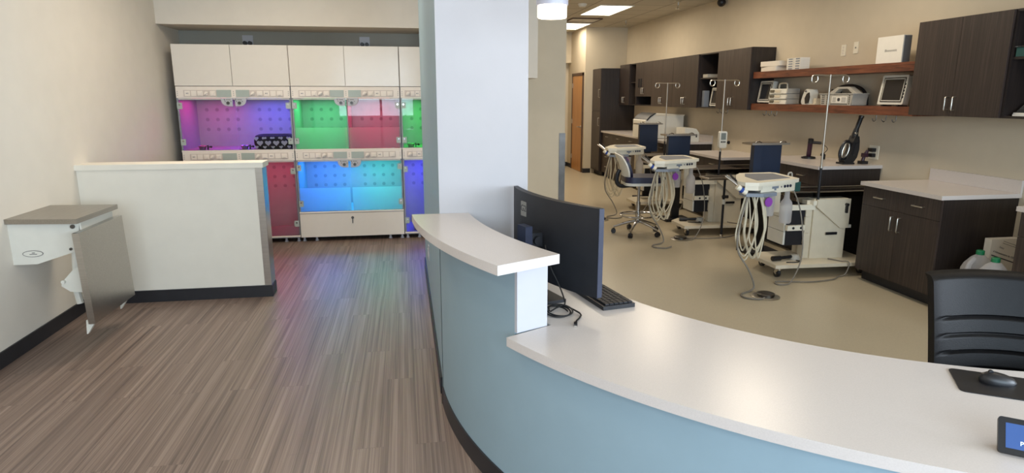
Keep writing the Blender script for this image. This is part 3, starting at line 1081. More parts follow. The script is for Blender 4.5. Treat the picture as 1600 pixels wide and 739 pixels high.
cb = thing('usb_cable', 'loose black cable coiled on the desk beside the white end panel', 'cable', (0.66, 2.62, 0.7605))
pts = []
for k in range(40):
    a = k / 40 * 2 * pi * 2.6
    pts.append((0.615 + 0.052 * cos(a) + 0.0006 * k, 2.55 + 0.075 * sin(a), 0.7645 + 0.003 * (k / 13.0)))
pts += [(0.655, 2.60, 0.775), (0.70, 2.54, 0.768), (0.71, 2.49, 0.7645), (0.675, 2.43, 0.7645), (0.665, 2.408, 0.7645)]
B().tube(pts, 0.0035, 8, 2).build('cord', 'cable_black', cb)
bb = B()
bb.T = Matrix.Translation((0.663, 2.405, 0.7605)) @ Matrix.Rotation(radians(-105), 4, 'Z')
bb.box(0.0, 0.03, -0.007, 0.007, 0.0, 0.009, 0.002)
bb.mi = 1
bb.box(0.03, 0.042, -0.005, 0.005, 0.002, 0.007)
bb.build('plug', ['black', 'steel'], cb)
cb2 = B().tube([(0.62, 2.80, 1.0), (0.625, 2.74, 0.93), (0.66, 2.68, 0.84), (0.67, 2.62, 0.79), (0.66, 2.58, 0.785)], 0.0035, 8, 6)
cb2.build('cord', 'cable_black', cb)

# mouse, pad, tablet
tag(B().prism(rrect(0, 0.34, 0, 0.19, 0.02), 0, 0.003).build('mouse_pad', 'black'), 'black mouse pad on the right end of the desk', 'mouse pad')
mp = bpy.data.objects['mouse_pad']
mp.location = (1.70, 1.61, 0.7605)
mp.rotation_euler = (0, 0, radians(-33))
ms = thing('computer_mouse', 'black computer mouse resting on the mouse pad', 'mouse', (1.865, 1.645, 0.7638))
bb = B()
bb.T = Matrix.Translation((1.865, 1.640, 0.7638)) @ Matrix.Rotation(radians(-25), 4, 'Z')
bb.lathe([(0.0, 0.0), (1.0, 0.0), (1.03, 0.25), (0.9, 0.62), (0.6, 0.88), (0.25, 0.98), (0.0, 1.0)], (0, 0, 0), 28)
bb.bm.verts.ensure_lookup_table()
Ti = bb.T.inverted()
for v in bb.bm.verts:
    q = Ti @ v.co
    v.co = bb.T @ Vector((q.x * 0.052, q.y * 0.030, q.z * 0.033 * (1.0 - 0.25 * q.x)))
bb.build('shell', 'black', ms)
bb = B()
bb.T = Matrix.Translation((1.865, 1.640, 0.7638)) @ Matrix.Rotation(radians(-25), 4, 'Z')
bb.cyl((-0.022, -0.004, 0.034), (-0.022, 0.004, 0.034), 0.007, 12)
bb.build('scroll_wheel', 'charcoal', ms)

tb = thing('payment_tablet', 'black tilted tablet with a blue screen at the right edge of the desk', 'tablet', (1.53, 1.24, 0.7605))
Tt = Matrix.Translation((1.496, 1.276, 0.7685)) @ Matrix.Rotation(radians(-38), 4, 'Z')
tl = radians(38)


def tpt(u, v, w):
    # u along the lower edge, v up the tilted face, w out of the face
    return Tt @ Vector((u, v * sin(radians(40)) + -w * cos(radians(40)) * 1.0, v * cos(radians(40)) + w * sin(radians(40))))


Rt = Tt.to_3x3() @ frame((1, 0, 0), (0, sin(radians(40)), cos(radians(40))))
T4 = Matrix.Translation(Tt.translation) @ Rt.to_4x4()
bb = B()
bb.T = T4
bb.prism(rrect(-0.004, 0.21, 0.0, 0.095, 0.008), -0.012, 0.0, bev=0.002)
bb.build('housing', 'black', tb)
bb = B()
bb.T = T4
bb.box(0.012, 0.195, 0.014, 0.080, 0.0, 0.0007)
scn = bb.build('screen', 'tablet_screen', tb)
text_mesh('screen_text', 'Please', 0.016, 'tablet_text', scn, Tt.translation + Rt @ Vector((0.062, 0.03, 0.0009)), Rt, 0.0003)
bb = B()
bb.T = Tt
bb.prism([(0.028, -0.004), (0.062, -0.004), (0.062, 0.052)], 0.03, 0.16, 'x')
bb.build('stand', 'black', tb)

# ------------------------------------------------------------------ right-wall cabinets
def pull(b, p0, p1, out):
    """bar handle between two points standing off along `out`"""
    p0, p1, o = Vector(p0), Vector(p1), Vector(out)
    d = (p1 - p0).normalized() * 0.006
    b.tube([p0, p0 + o * 0.85, p0 + o + d, p1 + o - d, p1 + o * 0.85, p1], 0.0055, 8)
    return b


def wall_cabinet(label, y0, y1, z0=1.49, z1=2.29, doors=2, xf=4.45, door_z=None, handle='centre', mats=('laminate', 'inside'), end_y=None, group='dark wood wall cabinets'):
    t = thing('wall_cabinet', label, 'cabinet', (XR, (y0 + y1) / 2, z0), group)
    y0 += 0.0015
    y1 -= 0.0015
    w = 0.018
    x0, x1 = xf + 0.02, XR - 0.001
    c = B().box(x0, x1, y0, y0 + w, z0, z1).box(x0, x1, y1 - w, y1, z0, z1)
    c.box(x0, x1, y0 + w, y1 - w, z0, z0 + w).box(x0, x1, y0 + w, y1 - w, z1 - w, z1)
    dz0 = z0 if door_z is None else door_z
    if door_z is not None:
        c.box(x0, x1, y0 + w, y1 - w, door_z, door_z + w)
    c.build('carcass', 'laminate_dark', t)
    B().box(XR - 0.012, XR - 0.002, y0 + w, y1 - w, z0 + w, z1 - w).build('back_panel', 'inside', t)
    if doors == 0:
        ez = z0 + 0.43
        B().box(x0 + 0.01, XR - 0.013, y0 + w, y1 - w, ez, ez + w).build('shelf', 'laminate_dark', t)
        return t
    wd = (y1 - y0) / doors
    for k in range(doors):
        a, c_ = y0 + k * wd + 0.0015, y0 + (k + 1) * wd - 0.0015
        d = B().box(xf, x0 - 0.001, a, c_, dz0 + 0.002, z1 - 0.002, 0.001).build('door', 'laminate', t)
        hy = (c_ - 0.035) if k == 0 else (a + 0.035)
        pull(B(), (xf, hy, dz0 + 0.05), (xf, hy, dz0 + 0.155), (-0.03, 0, 0)).build('handle', 'nickel', d)
    return t


wall_cabinet('dark wall cabinet in the far corner beside the tall cabinet', 12.55, 13.13)
wall_cabinet('narrow open wall cabinet with a bottle near the far corner', 12.19, 12.55, doors=0)
sc = wall_cabinet('dark wall cabinet with short doors above an open niche and two black bars', 11.35, 12.19, door_z=1.66)
wall_cabinet('dark two-door wall cabinet right of the short-door cabinet', 10.41, 11.35)
wall_cabinet('dark two-door wall cabinet left of the open cabinet with the portable monitor', 9.47, 10.41)
wall_cabinet('open dark wall cabinet holding a portable monitor', 8.84, 9.47, doors=0)
wall_cabinet('dark two-door wall cabinet at the left end of the oak shelves', 7.95, 8.84)
wall_cabinet('large dark two-door wall cabinet right of the oak shelves', 4.27, 5.17, z0=1.505, z1=2.295)
wall_cabinet('open dark wall cabinet at the right edge of the photo with a green tray', 3.40, 4.27, z0=1.505, z1=2.295, doors=0)
# two black magnetic bars on the short-door cabinet
for y, lab in ((12.0, 'left of two black bars on the short cabinet doors'), (11.88, 'right of two black bars on the short cabinet doors')):
    tag(B().box(4.436, 4.4495, y - 0.018, y + 0.018, 1.83, 1.99, 0.004).build('magnetic_bar', 'black'), lab, 'bar', 'black bars on the cabinet doors')

# tall cabinet
t = thing('tall_cabinet', 'tall dark wood cabinet standing in the far corner beside the maple door', 'cabinet', (4.4, 13.4, 0.003))
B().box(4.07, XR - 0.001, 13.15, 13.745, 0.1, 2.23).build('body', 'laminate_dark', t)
B().box(4.13, XR - 0.001, 13.16, 13.74, 0.0035, 0.1).build('plinth', 'black_base', t)
for z0, z1, hz in ((0.105, 1.36, 1.06), (1.365, 2.225, 1.64)):
    d = B().box(4.05, 4.069, 13.152, 13.743, z0, z1, 0.001).build('door', 'laminate', t)
    pull(B(), (4.05, 13.20, hz), (4.05, 13.20, hz + 0.16), (-0.03, 0, 0)).build('handle', 'nickel', d)


def base_cabinet(label, y0, y1, zt, drawers, xf=4.08, splash=None, fronts='drawers_doors', n=2):
    t = thing('base_cabinet', label, 'cabinet', (4.4, (y0 + y1) / 2, 0.003), 'dark wood base cabinets')
    y0 += 0.002
    y1 -= 0.002
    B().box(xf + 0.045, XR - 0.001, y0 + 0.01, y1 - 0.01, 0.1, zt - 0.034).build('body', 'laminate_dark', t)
    B().box(xf + 0.10, XR - 0.001, y0 + 0.02, y1 - 0.02, 0.0035, 0.1).build('plinth', 'black_base', t)
    wd = (y1 - y0 - 0.02) / n
    for k in range(n):
        a, c = y0 + 0.01 + k * wd + 0.0015, y0 + 0.01 + (k + 1) * wd - 0.0015
        if fronts == 'drawers_doors':
            dz = zt - 0.034 - 0.17
            d = B().box(xf + 0.025, xf + 0.044, a, c, dz, zt - 0.038, 0.001).build('drawer', 'laminate', t)
            ym = (a + c) / 2
            pull(B(), (xf + 0.025, ym - 0.055, dz + 0.085), (xf + 0.025, ym + 0.055, dz + 0.085), (-0.03, 0, 0)).build('handle', 'nickel', d)
            d = B().box(xf + 0.025, xf + 0.044, a, c, 0.105, dz - 0.003, 0.001).build('door', 'laminate', t)
            hy = c - 0.04 if k == 0 else a + 0.04
            pull(B(), (xf + 0.025, hy, dz - 0.17), (xf + 0.025, hy, dz - 0.05), (-0.03, 0, 0)).build('handle', 'nickel', d)
        else:
            h = (zt - 0.038 - 0.105) / 4
            for j in range(4):
                z0 = 0.105 + j * h
                d = B().box(xf + 0.025, xf + 0.044, a, c, z0, z0 + h - 0.003, 0.001).build('drawer', 'laminate', t)
                ym = (a + c) / 2
                pull(B(), (xf + 0.025, ym - 0.055, z0 + h - 0.07), (xf + 0.025, ym + 0.055, z0 + h - 0.07), (-0.03, 0, 0)).build('handle', 'nickel', d)
    w = thing('countertop', 'white countertop on the ' + label, 'countertop', (4.4, (y0 + y1) / 2, zt - 0.033), 'white counters along the right wall')
    B().box(xf, XR - 0.0005, y0 - 0.008, y1 + 0.008, zt - 0.033, zt, 0.004).build('slab', 'quartz', w)
    if splash:
        B().box(XR - 0.02, XR - 0.0005, y0 - 0.008, y1 + 0.008, zt + 0.0005, zt + splash, 0.003).build('backsplash', 'quartz', w)
    return t, w


base_cabinet('nearest whole base cabinet, beside the jugs', 4.29, 5.19, 0.914, 2, splash=0.105)
base_cabinet('base cabinet under the handheld vacuum', 5.83, 6.98, 0.98, 2)
base_cabinet('base cabinet between the two navy panels', 7.80, 8.90, 0.885, 2, xf=4.06, fronts='drawers')
base_cabinet('long far base cabinet under the white laboratory machine', 9.55, 13.14, 0.96, 2, fronts='drawers', n=5, splash=0.1)
base_cabinet('base cabinet cut off by the right edge of the photo', 2.75, 3.66, 0.94, 2)

# oak shelves with hooks
for z, dz, lab, q in ((1.892, 0.08, 'upper reddish oak wall shelf between the dark cabinets', 0), (1.492, 0.082, 'lower reddish oak wall shelf with small hooks underneath', 1)):
    t = thing('oak_shelf', lab, 'shelf', (XR, 6.5, z), 'oak wall shelves')
    B().box(4.50, XR - 0.001, 5.175, 7.945, z, z + dz, 0.004).build('board', 'oak', t)
    if q:
        for y in (7.62, 7.5, 7.38, 5.66, 5.53, 5.40):
            B().tube([(4.53, y, z), (4.53, y, z - 0.025), (4.525, y, z - 0.05), (4.508, y, z - 0.062), (4.492, y, z - 0.05), (4.49, y, z - 0.035)], 0.004, 8, 3).build('hook', 'steel_dark', t)
for y, lab in ((8.86, 'left of three hooks under the dark wall cabinets'), (8.74, 'middle of three hooks under the dark wall cabinets'), (8.62, 'right of three hooks under the dark wall cabinets')):
    h = B().tube([(4.53, y, 1.49), (4.53, y, 1.465), (4.525, y, 1.44), (4.508, y, 1.428), (4.492, y, 1.44), (4.49, y, 1.455)], 0.004, 8, 3)
    tag(h.build('cup_hook', 'steel_dark'), lab, 'hook', 'hooks under the wall cabinets')

# switch plates on the wall above the shelves
for y, z, lab in ((6.62, 2.16, 'left white switch plate above the oak shelves'), (6.42, 2.175, 'right white outlet plate above the oak shelves')):
    t = thing('wall_plate', lab, 'plate', (XR, y, z), 'plates above the oak shelves')
    B().box(XR - 0.007, XR, y - 0.036, y + 0.036, z - 0.06, z + 0.06, 0.003).build('cover_plate', 'cream', t)
    s = B()
    if y > 6.5:
        for k in (-1, 0, 1):
            s.box(XR - 0.011, XR - 0.007, y - 0.012, y + 0.012, z + k * 0.032 - 0.01, z + k * 0.032 + 0.01, 0.001)
    else:
        s.cyl((XR - 0.007, y, z), (XR - 0.012, y, z), 0.008, 12)
    s.build('switch', 'inkgrey' if y < 6.5 else 'card', t)


# ------------------------------------------------------------------ things on the shelves
ZL, ZU = 1.5745, 1.9725


def portable_monitor(label, yc, z, w, h, xb, lean=8, yaw=0):
    t = thing('portable_monitor', label, 'monitor', (xb, yc, z), 'white portable monitors')
    T = Matrix.Translation((xb, yc, z + 0.012)) @ Matrix.Rotation(radians(yaw), 4, 'Z') @ Matrix.Rotation(radians(lean), 4, 'Y')
    b = B(); b.T = T
    b.prism(rrect(-w / 2, w / 2, 0, h, 0.015), -0.03, 0.03, 'x', 0.006)
    hs = b.build('housing', 'paint_white', t)
    b = B(); b.T = T
    b.prism(rrect(-w / 2 + 0.022, w / 2 - 0.03, 0.022, h - 0.022, 0.006), -0.0325, -0.0305, 'x')
    b.mi = 1
    b.prism(rrect(-w / 2 + 0.032, w / 2 - 0.04, 0.032, h - 0.032, 0.004), -0.0335, -0.0325, 'x')
    b.mi = 2
    b.prism(rrect(-w / 2 + 0.04, w / 2 - 0.048, 0.04, h - 0.04, 0.003), -0.0345, -0.0335, 'x')
    b.build('screen', ['screen', 'paint_white', 'screen'], t)
    b = B(); b.T = T
    for k in range(5):
        b.box(-0.033, -0.0305, -w / 2 + 0.010, -w / 2 + 0.020, 0.06 + k * 0.03, 0.078 + k * 0.03, 0.001)
    b.build('button_column', 'charcoal', t)
    for s in (-1, 1):
        B().box(xb - 0.03, xb + 0.07, yc + s * w * 0.3 - 0.012, yc + s * w * 0.3 + 0.012, z, z + 0.014, 0.002).build('foot', 'black', t)
    return t


portable_monitor('white portable monitor at the left end of the lower oak shelf', 7.78, ZL, 0.30, 0.27, 4.60)
portable_monitor('larger white portable monitor at the right end of the lower oak shelf', 5.56, ZL, 0.33, 0.275, 4.60)
portable_monitor('white portable monitor standing in the open dark wall cabinet', 9.13, 1.5085, 0.30, 0.27, 4.60)
# other contents of the open cabinets
tag(B().box(4.52, 4.60, 9.36, 9.43, 1.5085, 1.75, 0.004).build('document_folder', 'greyblue'), 'grey folder standing left of the monitor in the open wall cabinet', 'folder')
tag(B().box(4.50, 4.66, 9.25, 9.40, 1.9385, 1.99, 0.006).build('small_box', 'basket'), 'small grey box on the upper level of the open wall cabinet', 'box')
t = thing('spray_bottle', 'tall white bottle in the narrow open wall cabinet', 'bottle', (4.58, 12.32, 1.5085))
B().lathe([(0.0, 0), (0.04, 0.002), (0.042, 0.02), (0.042, 0.17), (0.02, 0.22), (0.018, 0.24), (0, 0.24)], (4.58, 12.32, 1.5085), 20).build('bottle', 'ivory', t)
B().lathe([(0.022, 0.24), (0.022, 0.34), (0.012, 0.38), (0, 0.382)], (4.58, 12.32, 1.5085), 16).build('cap', 'paint_white', t)
t = thing('plastic_tray', 'clear green plastic tray on the shelf of the open cabinet at right edge', 'tray', (4.63, 4.0, 1.954))
b = B().box(4.48, 4.77, 3.83, 4.235, 1.9545, 1.962).box(4.48, 4.484, 3.83, 4.235, 1.962, 2.02).box(4.766, 4.77, 3.83, 4.235, 1.962, 2.02).box(4.484, 4.766, 4.231, 4.235, 1.962, 2.02).box(4.484, 4.766, 3.83, 3.834, 1.962, 2.02)
b.build('body', 'teal_plastic', t)
B().box(4.47, 4.78, 3.82, 4.245, 2.0205, 2.03, 0.002).build('lid', 'clear', t)
for k, lab in enumerate(('lower sheaf of white paper in the open cabinet at right edge', 'upper sheaf of white paper in the open cabinet at right edge')):
    b = B(); b.T = Matrix.Translation((4.62, 4.06, 1.5235 + k * 0.0125)) @ Matrix.Rotation(radians(4 - 9 * k), 4, 'Z')
    b.box(-0.11, 0.11, -0.15, 0.15, 0, 0.012)
    tag(b.build('paper_stack', 'paper'), lab, 'paper', 'papers in the open cabinet')
b = B().prism([(4.52, 1.549), (4.70, 1.549), (4.66, 1.575), (4.60, 1.62)], 4.05, 4.20, 'x' if False else 'y')
tag(b.build('glove_box', 'clear'), 'clear wedge-shaped plastic cover on the papers at right edge', 'cover')

# soft packs and small boxes on the upper shelf
for k, (z, w, lab) in enumerate(((ZU, 0.36, 'lower white wrapped pack on the left of the upper oak shelf'), (ZU + 0.062, 0.40, 'upper white wrapped pack, bulging, on the left of the upper oak shelf'))):
    b = B(); b.T = Matrix.Translation((4.65, 7.68 - 0.02 * k, z)) @ Matrix.Rotation(radians(6 * k), 4, 'Z')
    b.prism(rrect(-0.11, 0.11, -w / 2, w / 2, 0.03), 0.0, 0.06, bev=0.018, seg=3)
    tag(b.build('wrapped_pack', 'card'), lab, 'pack', 'wrapped packs on the upper shelf')
pos = ('bottom', 'second', 'middle', 'fourth', 'top')
for c, (yc, side) in enumerate(((7.24, 'left'), (7.10, 'right'))):
    for k in range(5):
        z = ZU + k * 0.0275
        t = thing('small_carton', '%s small white carton in the %s stack on the upper oak shelf' % (pos[k], side), 'box', (4.62, yc, z), 'small white cartons')
        B().box(4.56, 4.68, yc - 0.065, yc + 0.065, z, z + 0.0265, 0.0015).build('carton', 'paper', t)
        B().box(4.559, 4.5598, yc - 0.05, yc + 0.03, z + 0.007, z + 0.02).build('label', 'greyblue', t)
t = thing('white_box', 'large white box with small grey lettering at the right end of the upper oak shelf', 'box', (4.64, 5.56, ZU))
B().box(4.53, 4.615, 5.43, 5.76, ZU, ZU + 0.245, 0.002).build('carton', 'paper', t)
R_ = frame((0, -1, 0), (0, 0, 1))
text_mesh('lettering', 'Bluesonatic', 0.034, 'inkgrey', t, Vector((4.5292, 5.575, ZU + 0.115)), R_, 0.0004)
B().box(4.54, 4.612, 5.4255, 5.4295, ZU + 0.003, ZU + 0.24).build('side_sleeve', 'cardgrey', t)

# stacked white modules with a carrying handle
t = thing('module_stack', 'three stacked white-grey monitoring modules with a carrying handle on the lower oak shelf', 'device', (4.62, 7.42, ZL))
for k in range(3):
    z = ZL + k * 0.062
    m = B().prism([(4.54, z), (4.72, z), (4.72, z + 0.058), (4.555, z + 0.058)], 7.24, 7.60, 'y', 0.004).build('module', 'paint_white', t)
    B().box(4.539, 4.5475, 7.50, 7.585, z + 0.012, z + 0.045, 0.002).build('display', 'screen_grey', m)
    B().box(4.539, 4.547, 7.36, 7.48, z + 0.014, z + 0.044, 0.002).build('label', 'ivory', m)
    B().box(4.55, 4.70, 7.225, 7.2395, z + 0.004, z + 0.055, 0.003).build('side_cover', 'basket', m)
B().tube([(4.63, 7.36, ZL + 0.183), (4.63, 7.365, ZL + 0.235), (4.63, 7.40, ZL + 0.25), (4.63, 7.49, ZL + 0.25), (4.63, 7.53, ZL + 0.235), (4.63, 7.535, ZL + 0.183)], 0.01, 10, 3).build('handle', 'ivory', t)

# white and black bottle-shaped dispenser
t = thing('handheld_scanner', 'white and black rounded handheld scanner in a cradle on the lower oak shelf', 'device', (4.62, 6.84, ZL))
b = B()
b.prism([(6.93, ZL), (6.955, ZL + 0.03), (6.93, ZL + 0.10), (6.90, ZL + 0.155), (6.86, ZL + 0.175), (6.81, ZL + 0.168), (6.79, ZL + 0.13), (6.80, ZL + 0.05), (6.79, ZL)], 4.56, 4.66, 'x', 0.02, 3)
b.build('housing', 'paint_white', t)
b = B()
b.prism([(6.862, ZL + 0.01), (6.875, ZL + 0.07), (6.845, ZL + 0.12), (6.805, ZL + 0.135), (6.79, ZL + 0.09), (6.80, ZL + 0.02)], 4.551, 4.561, 'x', 0.003)
b.build('grip', 'black', t)
b = B().box(4.56, 4.66, 6.69, 6.785, ZL, ZL + 0.012, 0.004).box(4.58, 4.64, 6.70, 6.75, ZL + 0.012, ZL + 0.07, 0.01)
b.build('cradle', 'ivory', t)
B().box(4.551, 4.559, 6.86, 6.885, ZL + 0.145, ZL + 0.155, 0.001).build('display', 'black', t)

# basket caddy with label, and black arch behind it
t = thing('basket_caddy', 'grey perforated basket with carry handle and white label on the lower oak shelf', 'basket', (4.62, 6.28, ZL))
y0, y1, x0, x1, z0, z1 = 6.02, 6.56, 4.525, 4.70, ZL, ZL + 0.115
b = B()
b.prism([(y0 + 0.03, z0), (y1 - 0.03, z0), (y1, z1), (y0, z1)], x0, x0 + 0.006, 'x').prism([(y0 + 0.03, z0), (y1 - 0.03, z0), (y1, z1), (y0, z1)], x1 - 0.006, x1, 'x')
b.box(x0 + 0.006, x1 - 0.006, y0 + 0.03, y1 - 0.03, z0, z0 + 0.005)
b.box(x0 + 0.006, x1 - 0.006, y0 + 0.014, y0 + 0.02, z0 + 0.005, z1).box(x0 + 0.006, x1 - 0.006, y1 - 0.02, y1 - 0.014, z0 + 0.005, z1)
b.box(x0 - 0.008, x1 + 0.004, y0 - 0.01, y1 + 0.01, z1, z1 + 0.008, 0.002)
b.mi = 1
for j in range(5):
    for yy in (y1 - 0.05, y1 - 0.075, y1 - 0.13, y1 - 0.155):
        b.box(x0 - 0.001, x0 + 0.0005, yy - 0.008, yy + 0.008, z0 + 0.012 + j * 0.02, z0 + 0.023 + j * 0.02)
    b.box(x0 - 0.001, x0 + 0.0005, y0 + 0.045, y0 + 0.06, z0 + 0.012 + j * 0.02, z0 + 0.023 + j * 0.02)
for k in range(14):
    b.box(x0 - 0.001, x0 + 0.0005, y0 + 0.08 + k * 0.02, y0 + 0.091 + k * 0.02, z0 + 0.006, z0 + 0.016)
bk = b.build('tub', ['basket', 'black'], t)
lb = B().box(x0 - 0.004, x0 - 0.0015, y0 + 0.085, y0 + 0.33, z0 + 0.022, z0 + 0.092, 0.001)
lb.mi = 1
yc = y0 + 0.215
heart(lb, 0, 0, 0.001, -9.0, -8.999) if False else None
lb.prism([(yc + 0.022 * sin(k * pi / 8), z0 + 0.058 + 0.02 * cos(k * pi / 8) * (0.75 if k in (0, 8) else 1)) for k in range(16)], x0 - 0.0048, x0 - 0.004, 'x')
lb.mi = 2
for k in range(4):
    lb.box(x0 - 0.0046, x0 - 0.004, y0 + 0.26, y0 + 0.315, z0 + 0.034 + k * 0.013, z0 + 0.04 + k * 0.013)
    lb.box(x0 - 0.0046, x0 - 0.004, y0 + 0.10, y0 + 0.17, z0 + 0.034 + k * 0.013, z0 + 0.04 + k * 0.013)
lb.build('label', ['paper', 'ink', 'inkgrey'], bk)
hx = 4.615
outer = [(y0 + 0.02, z1 + 0.008), (y1 - 0.06, z1 + 0.008), (y1 - 0.20, z1 + 0.075), (y0 + 0.15, z1 + 0.075)]
hb = B().prism([outer[0], (y0 + 0.10, z1 + 0.008), (y0 + 0.175, z1 + 0.055), outer[3]], hx - 0.03, hx + 0.03, 'x')
hb.prism([(y1 - 0.16, z1 + 0.008), outer[1], outer[2], (y1 - 0.225, z1 + 0.055)], hx - 0.03, hx + 0.03, 'x')
hb.prism([(y0 + 0.175, z1 + 0.055), (y1 - 0.225, z1 + 0.055), (y1 - 0.20, z1 + 0.075), (y0 + 0.15, z1 + 0.075)], hx - 0.03, hx + 0.03, 'x')
hb.build('handle', 'basket', t)
t = thing('device_stand', 'black arched device standing behind the grey basket', 'device', (4.74, 6.45, ZL))
b = B().box(4.715, 4.785, 6.56, 6.64, ZL, ZL + 0.17, 0.01)
b.build('body', 'black', t)
b = B().tube([(4.75, 6.60, ZL + 0.16), (4.75, 6.52, ZL + 0.195), (4.75, 6.36, ZL + 0.205), (4.75, 6.2, ZL + 0.17), (4.75, 6.12, ZL + 0.10), (4.75, 6.10, ZL + 0.002)], 0.016, 10, 4)
b.build('arched_handle', 'black', t)

# ------------------------------------------------------------------ things on the counters
zc = 0.981
t = thing('otoscope_charger', 'aubergine handheld device standing in a black charging base on the counter', 'device', (4.55, 6.72, zc))
B().lathe([(0.0, 0), (0.075, 0.002), (0.075, 0.016), (0.05, 0.024), (0, 0.025)], (4.50, 6.62, zc), 24).build('base', 'black', t)
b = B().tube([(4.50, 6.62, zc + 0.024), (4.49, 6.60, zc + 0.10), (4.475, 6.575, zc + 0.17), (4.47, 6.565, zc + 0.195)], 0.026, 14)
b.build('handle', 'aubergine', t)
b = B().tube([(4.475, 6.57, zc + 0.175), (4.47, 6.56, zc + 0.22)], 0.029, 14).tube([(4.475, 6.565, zc + 0.185), (4.56, 6.50, zc + 0.178)], 0.016, 10)
b.build('head', 'black', t)
B().lathe([(0.0, 0.0), (0.022, 0.0), (0.022, 0.05), (0.012, 0.06), (0, 0.06)], (4.60, 6.50, zc), 16).sph((4.59, 6.505, zc + 0.05), 0.022).build('spare_head', 'black', t)
B().tube([(4.56, 6.50, zc + 0.178), (4.62, 6.47, zc + 0.12), (4.60, 6.50, zc + 0.06)], 0.004, 6, 4).build('cord', 'cable_black', t)

t = thing('handheld_vacuum', 'black and silver handheld vacuum standing upright on the counter', 'vacuum', (4.50, 6.02, zc))
vx, vy = 4.515, 6.0
B().box(vx - 0.075, vx + 0.06, vy - 0.05, vy + 0.06, zc, zc + 0.018, 0.006).build('charging_base', 'black', t)


def oval(cx_, cz_, a_, b_, tilt, n=32):
    ct, st = cos(radians(tilt)), sin(radians(tilt))
    out = []
    for k in range(n + 1):
        q = 2 * pi * k / n
        u, w = a_ * cos(q), b_ * sin(q)
        out.append((vx + cx_ + u * ct + w * st, vy, zc + cz_ - u * st + w * ct))
    return out


B().prism([(vx + p, zc + q) for p, q in ((-0.05, 0.02), (0.05, 0.02), (0.085, 0.07), (0.10, 0.15), (0.096, 0.235), (0.085, 0.285), (0.045, 0.29), (0.022, 0.225), (0.006, 0.13), (-0.03, 0.055), (-0.06, 0.045))],
          vy - 0.045, vy + 0.045, 'y', 0.014, 3).build('body', 'black', t)
B().tube(oval(-0.036, 0.142, 0.045, 0.095, 16), 0.015, 10).build('grip', 'black', t)
b = B()
b.T = Matrix.Translation((0, -0.016, 0))
b.tube(oval(-0.034, 0.140, 0.033, 0.076, 16), 0.007, 8)
b.build('silver_trim', 'nickel', t)
B().prism([(vx + 0.03, zc + 0.09), (vx + 0.083, zc + 0.085), (vx + 0.09, zc + 0.16), (vx + 0.083, zc + 0.225), (vx + 0.045, zc + 0.22)], vy - 0.052, vy - 0.044, 'y', 0.003).build('dust_bowl', 'screen', t)
nz = B().tube([(vx + 0.064, vy, zc + 0.27), (vx + 0.066, vy, zc + 0.31), (vx + 0.076, vy, zc + 0.36)], 0.036, 14, 0, 0.024)
nz.tube([(vx + 0.075, vy, zc + 0.35), (vx + 0.118, vy, zc + 0.485)], 0.022, 14)
nz.build('nozzle', 'black', t)
B().cyl((vx + 0.113, vy, zc + 0.47), (vx + 0.119, vy, zc + 0.49), 0.026, 16).build('nozzle_tip', 'steel_dark', t)
B().cyl((vx + 0.05, vy - 0.03, zc + 0.315), (vx + 0.05, vy - 0.042, zc + 0.315), 0.012, 12).build('button', 'chrome', t)

t = thing('wall_outlet', 'white outlet with two black chargers plugged in above the counter', 'outlet', (XR, 5.98, 1.1))
B().box(XR - 0.006, XR, 5.90, 6.04, 1.03, 1.17, 0.003).build('cover_plate', 'cream', t)
for z in (1.125, 1.07):
    B().box(XR - 0.05, XR - 0.006, 5.935, 6.005, z - 0.018, z + 0.018, 0.004).build('charger', 'black', t)
t = thing('wand_cradle', 'small black handheld wand leaning beside the vacuum on the counter', 'device', (4.70, 5.98, zc))
B().box(4.66, 4.73, 5.95, 6.02, zc, zc + 0.03, 0.008).build('base', 'black', t)
B().tube([(4.69, 5.985, zc + 0.03), (4.705, 5.985, zc + 0.09), (4.735, 5.985, zc + 0.135)], 0.017, 12).box(4.685, 4.73, 5.96, 6.01, zc + 0.07, zc + 0.11, 0.006).build('handle', 'aubergine', t)

zf = 0.961
t = thing('laboratory_analyser', 'large white laboratory machine with a slanted black control panel on the far counter', 'machine', (4.35, 10.7, zf))
b = B().prism([(4.02, zf + 0.004), (4.70, zf + 0.004), (4.70, zf + 0.40), (4.18, zf + 0.42), (4.08, zf + 0.37), (4.02, zf + 0.30)], 10.45, 11.05, 'y', 0.012)
b.build('housing', 'paint_white', t)
b = B().prism([(4.03, zf + 0.315), (4.085, zf + 0.378), (4.178, zf + 0.43), (4.20, zf + 0.424), (4.10, zf + 0.36), (4.045, zf + 0.30)], 10.43, 11.06, 'y')
b.build('control_panel', 'black', t)
B().box(4.19, 4.71, 10.44, 11.06, zf + 0.385, zf + 0.402, 0.003).build('lid', 'ivory', t)
B().box(4.06, 4.66, 10.48, 11.0, zf, zf + 0.004).build('foot', 'black', t)
t = thing('printer', 'small white machine with a rounded slanted corner behind the middle navy panel', 'machine', (4.5, 9.75, zf))
b = B().prism([(4.36, zf), (4.60, zf), (4.60, zf + 0.14), (4.55, zf + 0.20), (4.49, zf + 0.215), (4.36, zf + 0.215)], 9.62, 9.95, 'y', 0.012)
b.build('housing', 'paint_white', t)
B().box(4.545, 4.565, 9.614, 9.62, zf + 0.07, zf + 0.12, 0.002).build('slot', 'black', t)

